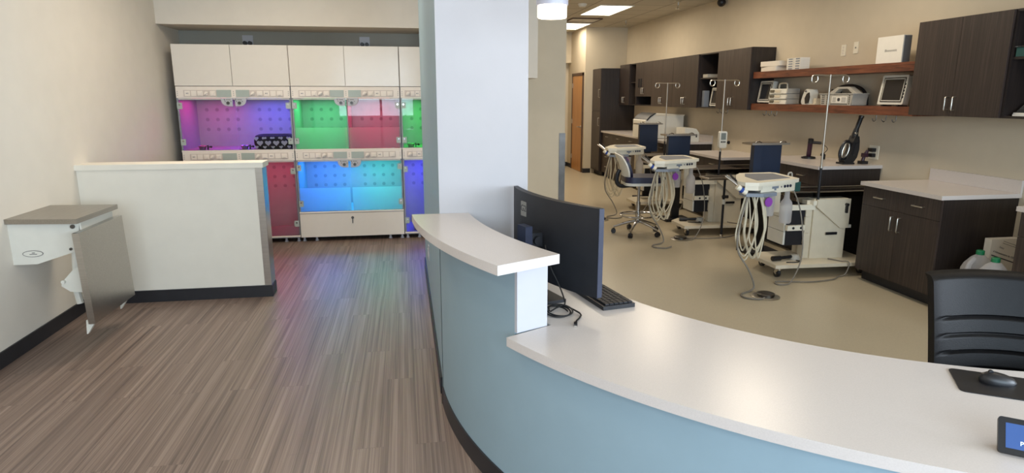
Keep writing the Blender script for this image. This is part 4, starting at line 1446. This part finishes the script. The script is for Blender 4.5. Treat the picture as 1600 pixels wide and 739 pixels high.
# ------------------------------------------------------------------ box and jugs in the gap near the right edge
t = thing('carton_box', 'tall white printed cardboard box standing between the two nearest base cabinets', 'box', (4.5, 4.2, 0.004))
bx = B().box(4.42, 4.68, 4.125, 4.185, 0.0035, 0.594, 0.003).build('carton', 'card', t)
R_ = frame((1, 0, -0.33), (0.33, 0, 1))
text_mesh('print', 'd Administrative de 150', 0.021, 'ink', bx, Vector((4.545, 4.1245, 0.47)), R_, 0.0004)
text_mesh('print', 'Fancy', 0.020, 'inkgrey', bx, Vector((4.52, 4.1245, 0.525)), R_, 0.0004)
b = B(); b.T = Matrix.Translation((4.545, 4.125, 0.435)) @ R_.to_4x4()
b.box(-0.115, 0.115, -0.004, 0.004, 0.0002, 0.0012)
b.T = Matrix.Translation((4.59, 4.125, 0.545)) @ R_.to_4x4()
b.box(-0.07, 0.07, 0.010, 0.0125, 0.0002, 0.0012).box(-0.07, 0.07, -0.006, -0.0035, 0.0002, 0.0012)
b.build('printed_rule', 'ink', bx)
tag(B().box(4.03, 4.35, 3.71, 4.13, 0.0035, 0.213, 0.006).build('storage_crate', 'charcoal'), 'low dark crate under the two plastic jugs', 'crate')


def jug(label, x, y, z, rz, lab):
    t = thing('water_jug', label, 'jug', (x, y, z), 'translucent plastic jugs with green caps')
    T = Matrix.Translation((x, y, z)) @ Matrix.Rotation(radians(rz), 4, 'Z') @ Matrix.Scale(1.2, 4)
    b = B(); b.T = T
    prof = [(0.072, 0.0), (0.078, 0.012), (0.078, 0.15), (0.070, 0.185), (0.045, 0.225), (0.022, 0.243), (0.020, 0.25)]
    rings = []
    for r, h in prof:
        k = min(1, max(0, (h - 0.16) / 0.07))
        pts = []
        for q in range(32):
            a = 2 * pi * q / 32
            e = 0.5 + 0.5 * k
            cx_, sy_ = cos(a), sin(a)
            pts.append((r * (abs(cx_) ** e) * (1 if cx_ >= 0 else -1), r * (abs(sy_) ** e) * (1 if sy_ >= 0 else -1), h))
        rings.append(pts)
    vs = [p for rr in rings for p in rr]
    n = 32
    fs = [(i * n + q, i * n + (q + 1) % n, (i + 1) * n + (q + 1) % n, (i + 1) * n + q) for i in range(len(rings) - 1) for q in range(n)]
    fs += [tuple(range(n - 1, -1, -1)), tuple((len(rings) - 1) * n + q for q in range(n))]
    b.add(vs, fs)
    b.build('body', 'milky', t)
    b = B(); b.T = T
    b.tube([(-0.070, 0, 0.10), (-0.092, 0, 0.13), (-0.085, 0, 0.185), (-0.045, 0, 0.222)], 0.014, 12, 4)
    b.build('handle', 'milky', t)
    b = B(); b.T = T
    b.lathe([(0.0235, 0.245), (0.0235, 0.268), (0.02, 0.272), (0.0, 0.272)], (0, 0, 0), 24)
    b.build('cap', 'green_cap', t)
    if lab:
        b = B(); b.T = T
        b.box(-0.06, 0.06, -0.0805, -0.0785, 0.045, 0.115)
        b.mi = 1
        b.box(-0.06, 0.06, -0.0815, -0.0805, 0.075, 0.10)
        b.build('label', ['paper', 'blue'], t)


jug('plastic water jug with green cap and blue label, left of the printed box', 4.235, 4.03, 0.2135, 10, True)
jug('plastic water jug with green cap in front of the printed box', 4.148, 3.815, 0.2135, 190, False)

# ------------------------------------------------------------------ steel wet tables and navy panels
def wet_table(label, x0, y0, y1, z, grid=False):
    t = thing('steel_table', label, 'table', ((x0 + 4.75) / 2, (y0 + y1) / 2, 0.003), 'stainless steel treatment tables')
    x1 = 4.78
    b = B().box(x0, x1, y0, y1, z - 0.008, z)
    b.box(x0, x1, y0, y0 + 0.012, z - 0.04, z - 0.0085).box(x0, x1, y1 - 0.012, y1, z - 0.04, z - 0.0085).box(x0, x0 + 0.012, y0 + 0.012, y1 - 0.012, z - 0.04, z - 0.0085)
    b.build('table_top', 'steel_table', t)
    r = B()
    r.tube([(x0 + 0.008, y0 + 0.008, z + 0.006), (x1 - 0.01, y0 + 0.008, z + 0.006)], 0.008, 8)
    r.tube([(x0 + 0.008, y1 - 0.008, z + 0.006), (x1 - 0.01, y1 - 0.008, z + 0.006)], 0.008, 8)
    r.tube([(x0 + 0.008, y0 + 0.008, z + 0.006), (x0 + 0.008, y1 - 0.008, z + 0.006)], 0.008, 8)
    r.build('rim', 'steel', t)
    if grid:
        for k in range(6):
            y = y0 + 0.07 + k * (y1 - y0 - 0.14) / 5
            B().cyl((x0 + 0.02, y, z + 0.005), (x0 + 0.62, y, z + 0.005), 0.004, 8).build('rack_bar', 'steel', t)
    B().box(4.40, 4.70, y0 + 0.06, y1 - 0.06, 0.0035, z - 0.041).build('cabinet_base', 'inside', t)
    return t


wet_table('dark stainless table between the nearest two base cabinets', 3.62, 5.485, 5.82, 0.77)
wet_table('stainless table with rack bars behind the second dental unit', 3.47, 7.35, 7.76, 0.785, True)
wet_table('farthest stainless table behind the drafting stool', 3.50, 9.16, 9.52, 0.785, True)


def navy_panel(label, x, y, zt, zb=0.78):
    t = thing('navy_console', label, 'console', (x + 0.16, y + 0.05, 0.003), 'navy panels with steel trays')
    B().box(x, x + 0.31, y, y + 0.07, zb, zt - 0.03, 0.004).build('panel', 'navy', t)
    tr = B().box(x - 0.055, x + 0.37, y - 0.05, y + 0.16, zt - 0.028, zt - 0.008, 0.003)
    tr = tr.build('tray', 'steel_top', t)
    b = B()
    for xx in (x + 0.02, x + 0.30):
        b.tube([(xx - 0.03, y - 0.03, zt - 0.006), (xx - 0.01, y - 0.035, zt + 0.008), (xx + 0.02, y - 0.03, zt + 0.006), (xx + 0.04, y - 0.025, zt - 0.005)], 0.006, 8, 3)
    b.build('clip', 'chrome', tr)
    B().box(x + 0.10, x + 0.21, y + 0.015, y + 0.055, 0.04, zb - 0.0005).build('post', 'black', t)
    B().box(x - 0.02, x + 0.33, y - 0.11, y + 0.18, 0.0035, 0.04, 0.006).build('base', 'charcoal', t)


navy_panel('nearest navy panel with a steel tray on top, beside the handheld vacuum counter', 3.60, 6.22, 1.20)
navy_panel('middle navy panel with a steel tray on top, in front of the small white machine', 3.47, 8.15, 1.18)
navy_panel('farthest navy panel with a steel tray on top, in front of the laboratory machine', 3.765, 10.02, 1.247)
t = thing('storage_caddy', 'small teal caddy with grey arched handle behind the nearest dental console', 'caddy', (3.70, 5.66, 0.771))
B().box(3.645, 3.76, 5.61, 5.71, 0.7705, 0.86, 0.012).build('tub', 'teal_plastic', t)
B().tube([(3.65, 5.66, 0.855), (3.652, 5.66, 0.93), (3.668, 5.66, 0.945), (3.69, 5.66, 0.935), (3.695, 5.66, 0.855)], 0.008, 8, 3).build('handle', 'basket', t)

# ------------------------------------------------------------------ dental units
def caster(x, y, zb, parent):
    """swivel caster: fork with two wheels"""
    b = B().cyl((x, y, zb), (x, y, zb - 0.025), 0.022, 14)
    for s in (-1, 1):
        b.prism([(y - 0.022, zb - 0.02), (y + 0.03, zb - 0.02), (y + 0.045, 0.045), (y + 0.02, 0.04)], x + s * 0.022 - 0.003, x + s * 0.022 + 0.003, 'x')
    f = b.build('caster', 'nickel', parent)
    w = B()
    w.cyl((x - 0.016, y + 0.025, 0.0425), (x + 0.016, y + 0.025, 0.0425), 0.039, 20)
    w.mi = 1
    w.cyl((x - 0.018, y + 0.025, 0.0425), (x + 0.018, y + 0.025, 0.0425), 0.014, 12)
    w.build('wheel', ['black', 'nickel'], f)
    return f


def dental_unit(label):
    """built at the nearest unit's place; the others are moved copies"""
    t = thing('dental_unit', label, 'dental unit', (3.6, 5.5, 0.003), 'mobile dental units')
    zp0, zp1 = 0.098, 0.132
    B().prism([(3.36, 5.27), (4.36, 5.24), (4.38, 5.79), (3.50, 5.79), (3.36, 5.66)], zp0, zp1, bev=0.006).build('platform', 'ivory', t)
    for x, y in ((3.42, 5.31), (3.50, 5.71), (4.28, 5.30), (4.28, 5.71)):
        caster(x, y, zp0, t)
    # pump housing
    B().prism([(3.83, 5.47), (4.17, 5.45), (4.17, 5.76), (3.83, 5.76)], zp1, 0.715, bev=0.008).build('housing', 'ivory', t)
    cp = B().prism([(3.835, 0.712), (4.185, 0.712), (4.185, 0.43), (4.10, 0.43), (3.835, 0.64)], 5.43, 5.447, 'y', 0.003).build('cover_plate', 'ivory', t)
    b = B().box(4.13, 4.145, 5.405, 5.43, 0.58, 0.66, 0.004).cyl((4.137, 5.43, 0.66), (4.137, 5.40, 0.66), 0.014, 12)
    b.build('lever', 'black', cp)
    B().box(3.965, 4.08, 5.438, 5.449, 0.365, 0.39, 0.002).build('label_slot', 'black', t)
    B().box(4.18, 4.215, 5.43, 5.46, 0.43, 0.46, 0.003).build('catch', 'paint_white', t)
    # bracket column and arms
    br = B().box(3.765, 3.829, 5.49, 5.57, zp1, 0.70, 0.006).box(3.75, 3.80, 5.47, 5.49, 0.28, 0.38, 0.004).box(3.75, 3.80, 5.47, 5.49, 0.44, 0.54, 0.004)
    br.build('bracket_column', 'ivory', t)
    a = B().box(3.40, 3.84, 5.46, 5.489, 0.61, 0.66, 0.006).box(3.80, 3.85, 5.44, 5.489, 0.655, 0.70, 0.004)
    a.build('upper_arm', 'cream', t)
    a = B().box(3.56, 3.74, 5.45, 5.489, 0.415, 0.465, 0.006)
    a.mi = 1
    for x in (3.62, 3.70):
        a.cyl((x, 5.45, 0.44), (x, 5.446, 0.44), 0.012, 12)
    a.build('lower_arm', ['cream', 'black'], t)
    B().box(3.40, 3.46, 5.455, 5.495, 0.60, 0.844, 0.006).build('console_post', 'ivory', t)
    # white drawers slung under the table, left of the bracket
    dm = B().box(3.575, 3.762, 5.50, 5.775, 0.262, 0.66, 0.004).build('drawer_module', 'charcoal', t)
    for k in range(3):
        z = 0.268 + k * 0.131
        B().box(3.555, 3.574, 5.502, 5.773, z, z + 0.126, 0.003).build('drawer_front', 'paint_white', dm)
    # drip pole
    pole = B().cyl((3.848, 5.452, 0.66), (3.848, 5.452, 1.02), 0.0125, 12)
    pole.mi = 1
    pole.cyl((3.848, 5.452, 1.02), (3.848, 5.452, 1.86), 0.009, 12)
    pole.mi = 2
    pole.cyl((3.848, 5.452, 1.01), (3.848, 5.452, 1.03), 0.014, 12)
    pole = pole.build('drip_pole', ['charcoal', 'pole_steel', 'nickel'], t)
    h = B()
    for s in (-1, 1):
        h.tube([(3.848, 5.452, 1.852), (3.848 + s * 0.12, 5.452, 1.855), (3.848 + s * 0.165, 5.452, 1.852), (3.848 + s * 0.185, 5.452, 1.835), (3.848 + s * 0.182, 5.452, 1.80), (3.848 + s * 0.16, 5.452, 1.785), (3.848 + s * 0.135, 5.452, 1.795), (3.848 + s * 0.125, 5.452, 1.82), (3.848 + s * 0.13, 5.452, 1.845)], 0.007, 8, 4)
    h.build('hook_arm', 'nickel', pole)
    # console: skewed tray whose nose reaches forward on the left
    zb, zt = 0.848, 0.957
    top = [(2.93, 4.94), (3.40, 5.13), (3.445, 5.17), (3.475, 5.59), (3.44, 5.635), (3.12, 5.62), (3.02, 5.50), (2.86, 5.20), (2.80, 5.06), (2.82, 4.97)]
    body = [(2.98, 4.995), (3.385, 5.155), (3.425, 5.19), (3.45, 5.58), (3.42, 5.61), (3.13, 5.60), (2.98, 5.25)]
    con = B().prism(body, zb, zt - 0.028, bev=0.01).prism(top, zt - 0.032, zt, bev=0.013, seg=3)
    con.prism([(2.83, 4.99), (2.93, 4.95), (3.0, 5.0), (3.0, 5.25), (2.90, 5.22)], zb + 0.04, zt - 0.03, bev=0.01)
    con = con.build('console', 'cream', t)
    B().prism([(2.99, 5.07), (3.375, 5.20), (3.40, 5.52), (3.13, 5.54), (3.03, 5.36)], zt, zt + 0.003, bev=0.001).build('tray_mat', 'padgrey', con)
    fa, fb = Vector((2.98, 4.995, 0)), Vector((3.385, 5.155, 0))
    fd = (fb - fa).normalized()
    fn = Vector((fd.y, -fd.x, 0))

    def face(u, z):
        return fa + fd * u + Vector((0, 0, z))
    for k in range(3):
        p = face(0.315 + k * 0.038, 0.897)
        B().cyl(p, p + fn * 0.007, 0.0125, 14).build('control_knob', 'blueblack', con)
    p = face(0.27, 0.896)
    B().cyl(p, p + fn * 0.004, 0.008, 10).build('indicator', 'inkgrey', con)
    b = B()
    b.T = Matrix.Translation(face(0.19, 0.896)) @ frame(fd, (0, 0, 1)).to_4x4()
    b.box(-0.042, 0.042, -0.010, 0.010, 0, 0.003, 0.001).box(-0.012, 0.012, -0.026, -0.010, 0, 0.003, 0.001)
    b.build('badge', 'greyblue', con)
    # blue-grey holder below the nose
    B().prism([(2.84, 4.98), (2.97, 4.93), (3.13, 4.99), (3.14, 5.05), (3.02, 5.12), (2.90, 5.18), (2.84, 5.10)], zb - 0.014, zb + 0.016, bev=0.008).build('holder_tray', 'greyblue', t)
    hp = [((2.86, 5.02), (2.70, 5.10), 'steel'), ((2.875, 5.05), (2.745, 5.16), 'chrome'), ((2.89, 5.09), (2.80, 5.21), 'charcoal'), ((2.845, 4.99), (2.735, 5.0), 'cream')]
    for k, (p, q, m_) in enumerate(hp):
        b = B()
        if m_ == 'cream':
            b.tube([(p[0], p[1], 0.868), (2.80, 4.995, 0.895), (2.765, 5.0, 0.92)], 0.024, 12)
            b.mi = 1
            b.tube([(2.812, 4.994, 0.886), (2.79, 4.995, 0.90)], 0.0255, 12)
            b.build('air_syringe', ['cream', 'blue'], t)
        else:
            b.tube([(p[0], p[1], 0.86), ((p[0] + q[0]) / 2, (p[1] + q[1]) / 2, 0.935), (q[0], q[1], 1.0)], 0.013, 10, 4, 0.007)
            b.tube([(p[0], p[1], 0.835), (p[0], p[1], 0.87)], 0.016, 10)
            b.build('handpiece', m_, t)
    # hoses hanging in loops
    for sx, sy_, xl, yl, lo, xr, yr, ex, ey, r in ((2.86, 5.02, 2.775, 4.98, 0.30, 3.03, 5.10, 3.02, 5.18, 0.0065),
                                                   (2.875, 5.05, 2.80, 5.02, 0.25, 3.06, 5.14, 3.05, 5.19, 0.0065),
                                                   (2.90, 5.09, 2.86, 5.08, 0.33, 3.00, 5.16, 3.00, 5.20, 0.0065),
                                                   (2.93, 5.00, 2.95, 4.97, 0.28, 3.10, 5.08, 3.08, 5.14, 0.0065),
                                                   (2.885, 5.04, 2.90, 5.06, 0.26, 3.15, 5.16, 3.12, 5.18, 0.012),
                                                   (2.97, 5.01, 2.91, 5.00, 0.36, 3.07, 5.04, 3.05, 5.10, 0.0065)):
        pts = [(sx, sy_, 0.835), (sx + (xl - sx) * 0.6, (sy_ + yl) / 2, 0.66), (xl, yl, 0.47), ((xl + xr) / 2, (yl + yr) / 2, lo), (xr, yr, 0.50), (ex + (xr - ex) * 0.5, (ey + yr) / 2, 0.70), (ex - 0.02, ey, 0.846)]
        B().tube(pts, r, 8, 8).build('hose', 'hose', t)
    # water bottle and suction jar under the console
    b = B().lathe([(0.0, 0.54), (0.045, 0.542), (0.053, 0.555), (0.054, 0.70), (0.048, 0.735), (0.026, 0.765), (0.022, 0.80), (0.022, 0.847)], (3.385, 5.235, 0), 28)
    b.build('water_bottle', 'milky', t)
    b = B().lathe([(0.0, 0.62), (0.042, 0.622), (0.046, 0.63), (0.05, 0.80), (0.05, 0.815)], (3.19, 5.20, 0), 24)
    b.build('suction_jar', 'milky', t)
    B().lathe([(0.0, 0.847), (0.034, 0.846), (0.034, 0.826), (0.052, 0.825), (0.052, 0.816), (0.0, 0.816)], (3.19, 5.20, 0), 20).build('jar_lid', 'black', t)
    b = B().prism([(3.15 + 0.036 * cos(k * pi / 8), 0.755 + 0.042 * sin(k * pi / 8)) for k in range(16)], 5.135, 5.143, 'y', 0.002)
    b.cyl((3.15, 5.139, 0.79), (3.15, 5.139, 0.846), 0.004, 8)
    b.build('purple_tag', 'purple', t)
    # leads to the floor
    B().tube([(2.87, 5.0, 0.83), (2.80, 4.97, 0.6), (2.79, 4.96, 0.38), (2.90, 4.95, 0.20), (2.97, 4.96, 0.05), (2.92, 4.93, 0.013), (2.80, 4.86, 0.013), (2.78, 4.76, 0.013), (2.88, 4.70, 0.013), (2.98, 4.76, 0.013)], 0.008, 8, 6).build('floor_lead', 'cable_grey', t)
    B().tube([(3.44, 5.40, 0.86), (3.50, 5.34, 0.84), (3.58, 5.29, 0.60), (3.56, 5.19, 0.25), (3.42, 5.10, 0.03), (3.30, 5.06, 0.012), (3.27, 5.12, 0.012), (3.34, 5.16, 0.012), (3.60, 5.10, 0.012), (3.86, 5.14, 0.012), (3.98, 5.22, 0.012), (4.06, 5.235, 0.03), (4.08, 5.225, 0.14), (4.04, 5.30, 0.14), (3.98, 5.40, 0.14)], 0.006, 8, 6).build('power_lead', 'cable_grey', t)
    return t


d1 = dental_unit('nearest mobile dental unit with console, hoses and water bottle')
fr = thing('floor_drain', 'round steel floor outlet in front of the nearest dental unit', 'drain', (2.98, 4.785, 0.003), 'round floor outlets')
B().lathe([(0.0, 0.001), (0.115, 0.0), (0.118, 0.006), (0.10, 0.012), (0.0, 0.012)], (2.98, 4.785, 0.003), 28).build('flange', 'nickel', fr)
B().lathe([(0.07, 0.012), (0.075, 0.03), (0.06, 0.036), (0.0, 0.036)], (2.98, 4.785, 0.003), 24).build('cap', 'steel_dark', fr)
d2 = copy_tree(d1)
d2.location += Vector((-0.06, 1.87, 0))
d2['label'] = 'second mobile dental unit, right of the drafting stool, with a drip pump on its pole'
d3 = copy_tree(d1)
d3.location += Vector((-0.02, 3.68, 0))
d3['label'] = 'farthest mobile dental unit, its console above the drafting stool'
f2 = copy_tree(fr)
f2.location = (3.2, 7.02, 0.003)
f2['label'] = 'round steel floor outlet between the drafting stool and the second dental unit'
f3 = copy_tree(fr)
f3.location = (2.62, 8.35, 0.003)
f3['label'] = 'round steel floor outlet on the open floor left of the drafting stool'
# drip pump on the second pole
t = thing('drip_pump', 'white handheld drip pump clamped to the second drip pole', 'pump', (3.79, 7.30, 1.10))
B().prism(rrect(3.74, 3.835, 1.055, 1.255, 0.02), 7.262, 7.308, 'y', 0.006).build('housing', 'paint_white', t)
B().box(3.757, 3.818, 7.259, 7.262, 1.155, 1.235, 0.001).build('display', 'lcd', t)
b = B()
for k in range(3):
    b.box(3.757 + k * 0.022, 3.772 + k * 0.022, 7.258, 7.2605, 1.12, 1.138, 0.001)
b.build('buttons', 'charcoal', t)
b = B().cyl((3.835, 7.29, 1.12), (3.865, 7.29, 1.12), 0.008, 10).cyl((3.865, 7.29, 1.12), (3.882, 7.29, 1.12), 0.02, 14)
b.build('clamp_knob', 'black', t)
# small instrument trays on posts
def tray_stand(label, x, y):
    t = thing('instrument_stand', label, 'stand', (x, y, 0.003), 'steel tray stands')
    b = B().cyl((x, y, 0.03), (x, y, 0.718), 0.014, 12)
    b.mi = 1
    b.cyl((x, y, 0.40), (x, y, 0.46), 0.02, 12)
    b.build('pole', ['charcoal', 'paint_white'], t)
    B().lathe([(0.0, 0.0005), (0.03, 0.0005), (0.03, 0.02), (0.015, 0.03), (0.0, 0.03)], (x, y, 0.003), 20).build('foot', 'nickel', t)
    B().cyl((x - 0.02, y, 0.49), (x + 0.05, y - 0.012, 0.49), 0.02, 12).build('clamp_knob', 'black', t)
    b = B().box(x - 0.30, x + 0.05, y - 0.20, y + 0.05, 0.719, 0.726, 0.002)
    b.tube([(x - 0.30, y - 0.20, 0.735), (x + 0.05, y - 0.20, 0.735), (x + 0.05, y + 0.05, 0.735), (x - 0.30, y + 0.05, 0.735), (x - 0.30, y - 0.20, 0.735)], 0.009, 8)
    b.build('tray', 'steel', t)


tray_stand('steel instrument tray on a post to the floor beside the second dental unit', 3.75, 7.08)
tray_stand('steel instrument tray on a post to the floor beside the farthest dental unit', 3.72, 8.88)


# foot controls on the platforms
def foot_control(label, x, y, z, rz):
    t = thing('foot_control', label, 'foot control', (x, y, z), 'foot controls on the platforms')
    T = Matrix.Translation((x, y, z)) @ Matrix.Rotation(radians(rz), 4, 'Z')
    b = B(); b.T = T
    b.tube([(-0.19, 0, 0.025), (-0.10, 0, 0.025)], 0.024, 12).tube([(-0.10, 0, 0.025), (0.02, 0, 0.03)], 0.017, 12)
    b.build('bar', 'black', t)
    b = B(); b.T = T
    b.lathe([(0.0, 0.0), (0.05, 0.002), (0.05, 0.02), (0.035, 0.05), (0.0, 0.055)], (0.06, 0, 0), 20)
    b.build('pedal', 'basket', t)
    b = B(); b.T = T
    b.tube([(0.04, -0.05, 0.006), (0.06, -0.09, 0.006), (0.0, -0.11, 0.006), (-0.10, -0.09, 0.006)], 0.005, 8, 5)
    b.build('cord', 'cable_black', t)


foot_control('black bar foot control lying on the nearest dental platform', 3.60, 5.44, 0.1325, 6)
foot_control('black bar foot control lying on the second dental platform', 3.56, 7.42, 0.1325, -14)

# ------------------------------------------------------------------ drafting stool
sx, sy = 2.80, 7.40
t = thing('drafting_stool', 'drafting stool with navy seat, white back shell and chrome foot ring', 'stool', (sx, sy, 0.003))
b = B().cyl((sx, sy, 0.14), (sx, sy, 0.40), 0.028, 16)
b.mi = 1
b.cyl((sx, sy, 0.36), (sx, sy, 0.62), 0.018, 14)
b.build('gas_column', ['chrome', 'chrome'], t)
for k in range(5):
    a = radians(18 + 72 * k)
    ex, ey = sx + 0.29 * cos(a), sy + 0.29 * sin(a)
    lg = B().tube([(sx + 0.03 * cos(a), sy + 0.03 * sin(a), 0.165), (sx + 0.15 * cos(a), sy + 0.15 * sin(a), 0.135), (ex, ey, 0.085)], 0.022, 10, 4, 0.014).build('leg', 'chrome', t)
    w = B()
    ta = Vector((-sin(a), cos(a), 0))
    for s in (-1, 1):
        c0 = Vector((ex, ey, 0.033)) + ta * (s * 0.014)
        w.cyl(c0 - ta * 0.009, c0 + ta * 0.009, 0.029, 18)
    w.sph((ex, ey, 0.05), 0.02, 0.02, 0.022, 12)
    w.build('caster', 'black', lg)
ring_pts = [(sx + 0.22 * cos(2 * pi * k / 40), sy + 0.22 * sin(2 * pi * k / 40), 0.24) for k in range(41)]
fr_ = B().tube(ring_pts, 0.012, 8)
for k in range(3):
    a = radians(30 + 120 * k)
    fr_.tube([(sx + 0.02 * cos(a), sy + 0.02 * sin(a), 0.25), (sx + 0.22 * cos(a), sy + 0.22 * sin(a), 0.24)], 0.007, 8)
fr_.cyl((sx, sy, 0.23), (sx, sy, 0.275), 0.034, 16)
fr_.build('foot_ring', 'chrome', t)
Ts = Matrix.Translation((sx, sy, 0)) @ Matrix.Rotation(radians(-8), 4, 'Z')
b = B(); b.T = Ts
b.prism(rrect(-0.20, 0.24, -0.21, 0.21, 0.09), 0.622, 0.655, bev=0.012, seg=3)
b.build('seat_shell', 'paint_white', t)
b = B(); b.T = Ts
b.prism(rrect(-0.195, 0.245, -0.215, 0.215, 0.09), 0.656, 0.725, bev=0.025, seg=3)
b.build('seat_cushion', 'navy_vinyl', t)
# back support arm and back shell, on the left side of the seat
b = B(); b.T = Ts
b.tube([(-0.08, 0.0, 0.612), (-0.22, 0.0, 0.60), (-0.275, 0.0, 0.65), (-0.27, 0.0, 0.74), (-0.245, 0.0, 0.80)], 0.026, 10, 5)
b.build('back_bracket', 'black', t)
# shell: curved sheet
vs, fs = [], []
NU, NV = 14, 14
for i in range(NU + 1):
    u = -1 + 2 * i / NU
    for j in range(NV + 1):
        v = j / NV
        wv = 0.20 - 0.05 * abs(2 * v - 1) ** 3
        y = u * wv
        z = 0.735 + 0.27 * v - 0.03 * u * u
        x = -0.205 + 0.02 * sin(pi * v) - 0.10 * v + 0.06 * u * u
        vs.append((x, y, z))
m_ = len(vs)
vs += [(x - 0.018, y, z) for x, y, z in vs]
W_ = NV + 1
for i in range(NU):
    for j in range(NV):
        q = (i * W_ + j, (i + 1) * W_ + j, (i + 1) * W_ + j + 1, i * W_ + j + 1)
        fs.append(q)
        fs.append(tuple(m_ + k for k in q[::-1]))
edge = [i * W_ for i in range(NU + 1)] + [NU * W_ + j for j in range(1, NV + 1)] + [i * W_ + NV for i in range(NU - 1, -1, -1)] + [j for j in range(NV - 1, 0, -1)]
for k in range(len(edge)):
    a, c = edge[k], edge[(k + 1) % len(edge)]
    fs.append((a, c, m_ + c, m_ + a))
b = B(); b.T = Ts
b.add(vs, fs)
b.build('back_shell', 'paint_white', t)
b = B(); b.T = Ts
b.add([(x + 0.035, y * 0.94, (z - 0.87) * 0.95 + 0.87) for x, y, z in vs[:m_]] + [(x + 0.002, y * 0.94, (z - 0.87) * 0.95 + 0.87) for x, y, z in vs[:m_]], fs)
b.build('back_cushion', 'navy_vinyl', t)

# ------------------------------------------------------------------ office chair at the desk
ox, oy = 2.17, 1.93
t = thing('office_chair', 'black leather office chair with seamed backrest behind the desk', 'chair', (ox, oy, 0.003))
To = Matrix.Translation((ox, oy, 0)) @ Matrix.Rotation(radians(-15), 4, 'Z')
vs, fs = [], []
NU, NV = 16, 120
seams = (0.80, 0.875, 0.945)
for i in range(NU + 1):
    u = -1 + 2 * i / NU
    for j in range(NV + 1):
        v = j / NV
        z = 0.52 + 0.48 * v
        x = u * 0.225
        dep = 0.0
        if abs(u) < 0.86:
            for s_ in (0.26, 0.40, 0.53, 0.665):
                dep = max(dep, 0.012 * max(0, 1 - abs(v - s_) / 0.016) ** 0.7)
        rim_ = 0.016 if abs(u) > 0.88 else 0
        dep += 0.02 * max(0, (v - 0.955) / 0.045) ** 2
        y = 0.12 * v + 0.05 * u * u * -1 + dep - rim_ * 0.5 + 0.03 * (v - 0.5) ** 2
        vs.append((x, y, z - 0.004 * u * u))
m_ = len(vs)
W_ = NV + 1
vs += [(x, y + 0.045, z) for x, y, z in vs]
for i in range(NU):
    for j in range(NV):
        q = (i * W_ + j, (i + 1) * W_ + j, (i + 1) * W_ + j + 1, i * W_ + j + 1)
        fs.append(q)
        fs.append(tuple(m_ + k for k in q[::-1]))
edge = [i * W_ for i in range(NU + 1)] + [NU * W_ + j for j in range(1, NV + 1)] + [i * W_ + NV for i in range(NU - 1, -1, -1)] + [j for j in range(NV - 1, 0, -1)]
for k in range(len(edge)):
    a, c = edge[k], edge[(k + 1) % len(edge)]
    fs.append((a, c, m_ + c, m_ + a))
b = B(); b.T = To
b.add(vs, fs)
b.build('backrest', 'leather', t, 50)
b = B(); b.T = To
b.prism(rrect(-0.235, 0.235, -0.43, 0.02, 0.06), 0.43, 0.515, bev=0.03, seg=3)
b.build('seat', 'leather', t)
b = B(); b.T = To
b.tube([(0, -0.15, 0.42), (0, 0.09, 0.42), (0, 0.14, 0.50), (0, 0.17, 0.68)], 0.03, 10, 4)
b.build('back_bar', 'black', t)
b = B(); b.T = To
b.cyl((0, -0.2, 0.10), (0, -0.2, 0.43), 0.028, 14)
b.build('gas_column', 'chrome', t)
for k in range(5):
    a = radians(90 + 72 * k)
    b = B(); b.T = To
    ex, ey = 0.28 * cos(a), -0.2 + 0.28 * sin(a)
    b.tube([(0.02 * cos(a), -0.2 + 0.02 * sin(a), 0.12), (ex, ey, 0.085)], 0.022, 10, 0, 0.014)
    lg = b.build('leg', 'chrome', t)
    b = B(); b.T = To
    ta = Vector((-sin(a), cos(a), 0))
    for s in (-1, 1):
        c0 = Vector((ex, ey, 0.033)) + ta * (s * 0.014)
        b.cyl(c0 - ta * 0.009, c0 + ta * 0.009, 0.029, 16)
    b.sph((ex, ey, 0.05), 0.02, 0.02, 0.022, 12)
    b.build('caster', 'black', lg)

# ------------------------------------------------------------------ far hall: thermostat
t = thing('thermostat', 'white wall thermostat with grey display in the far hallway', 'thermostat', (3.3, 15.2, 1.45))
B().box(3.66, 3.80, 15.178, 15.2, 1.42, 1.64, 0.006).build('housing', 'paint_white', t)
B().box(3.68, 3.76, 15.174, 15.178, 1.46, 1.58, 0.002).build('display', 'screen_grey', t)
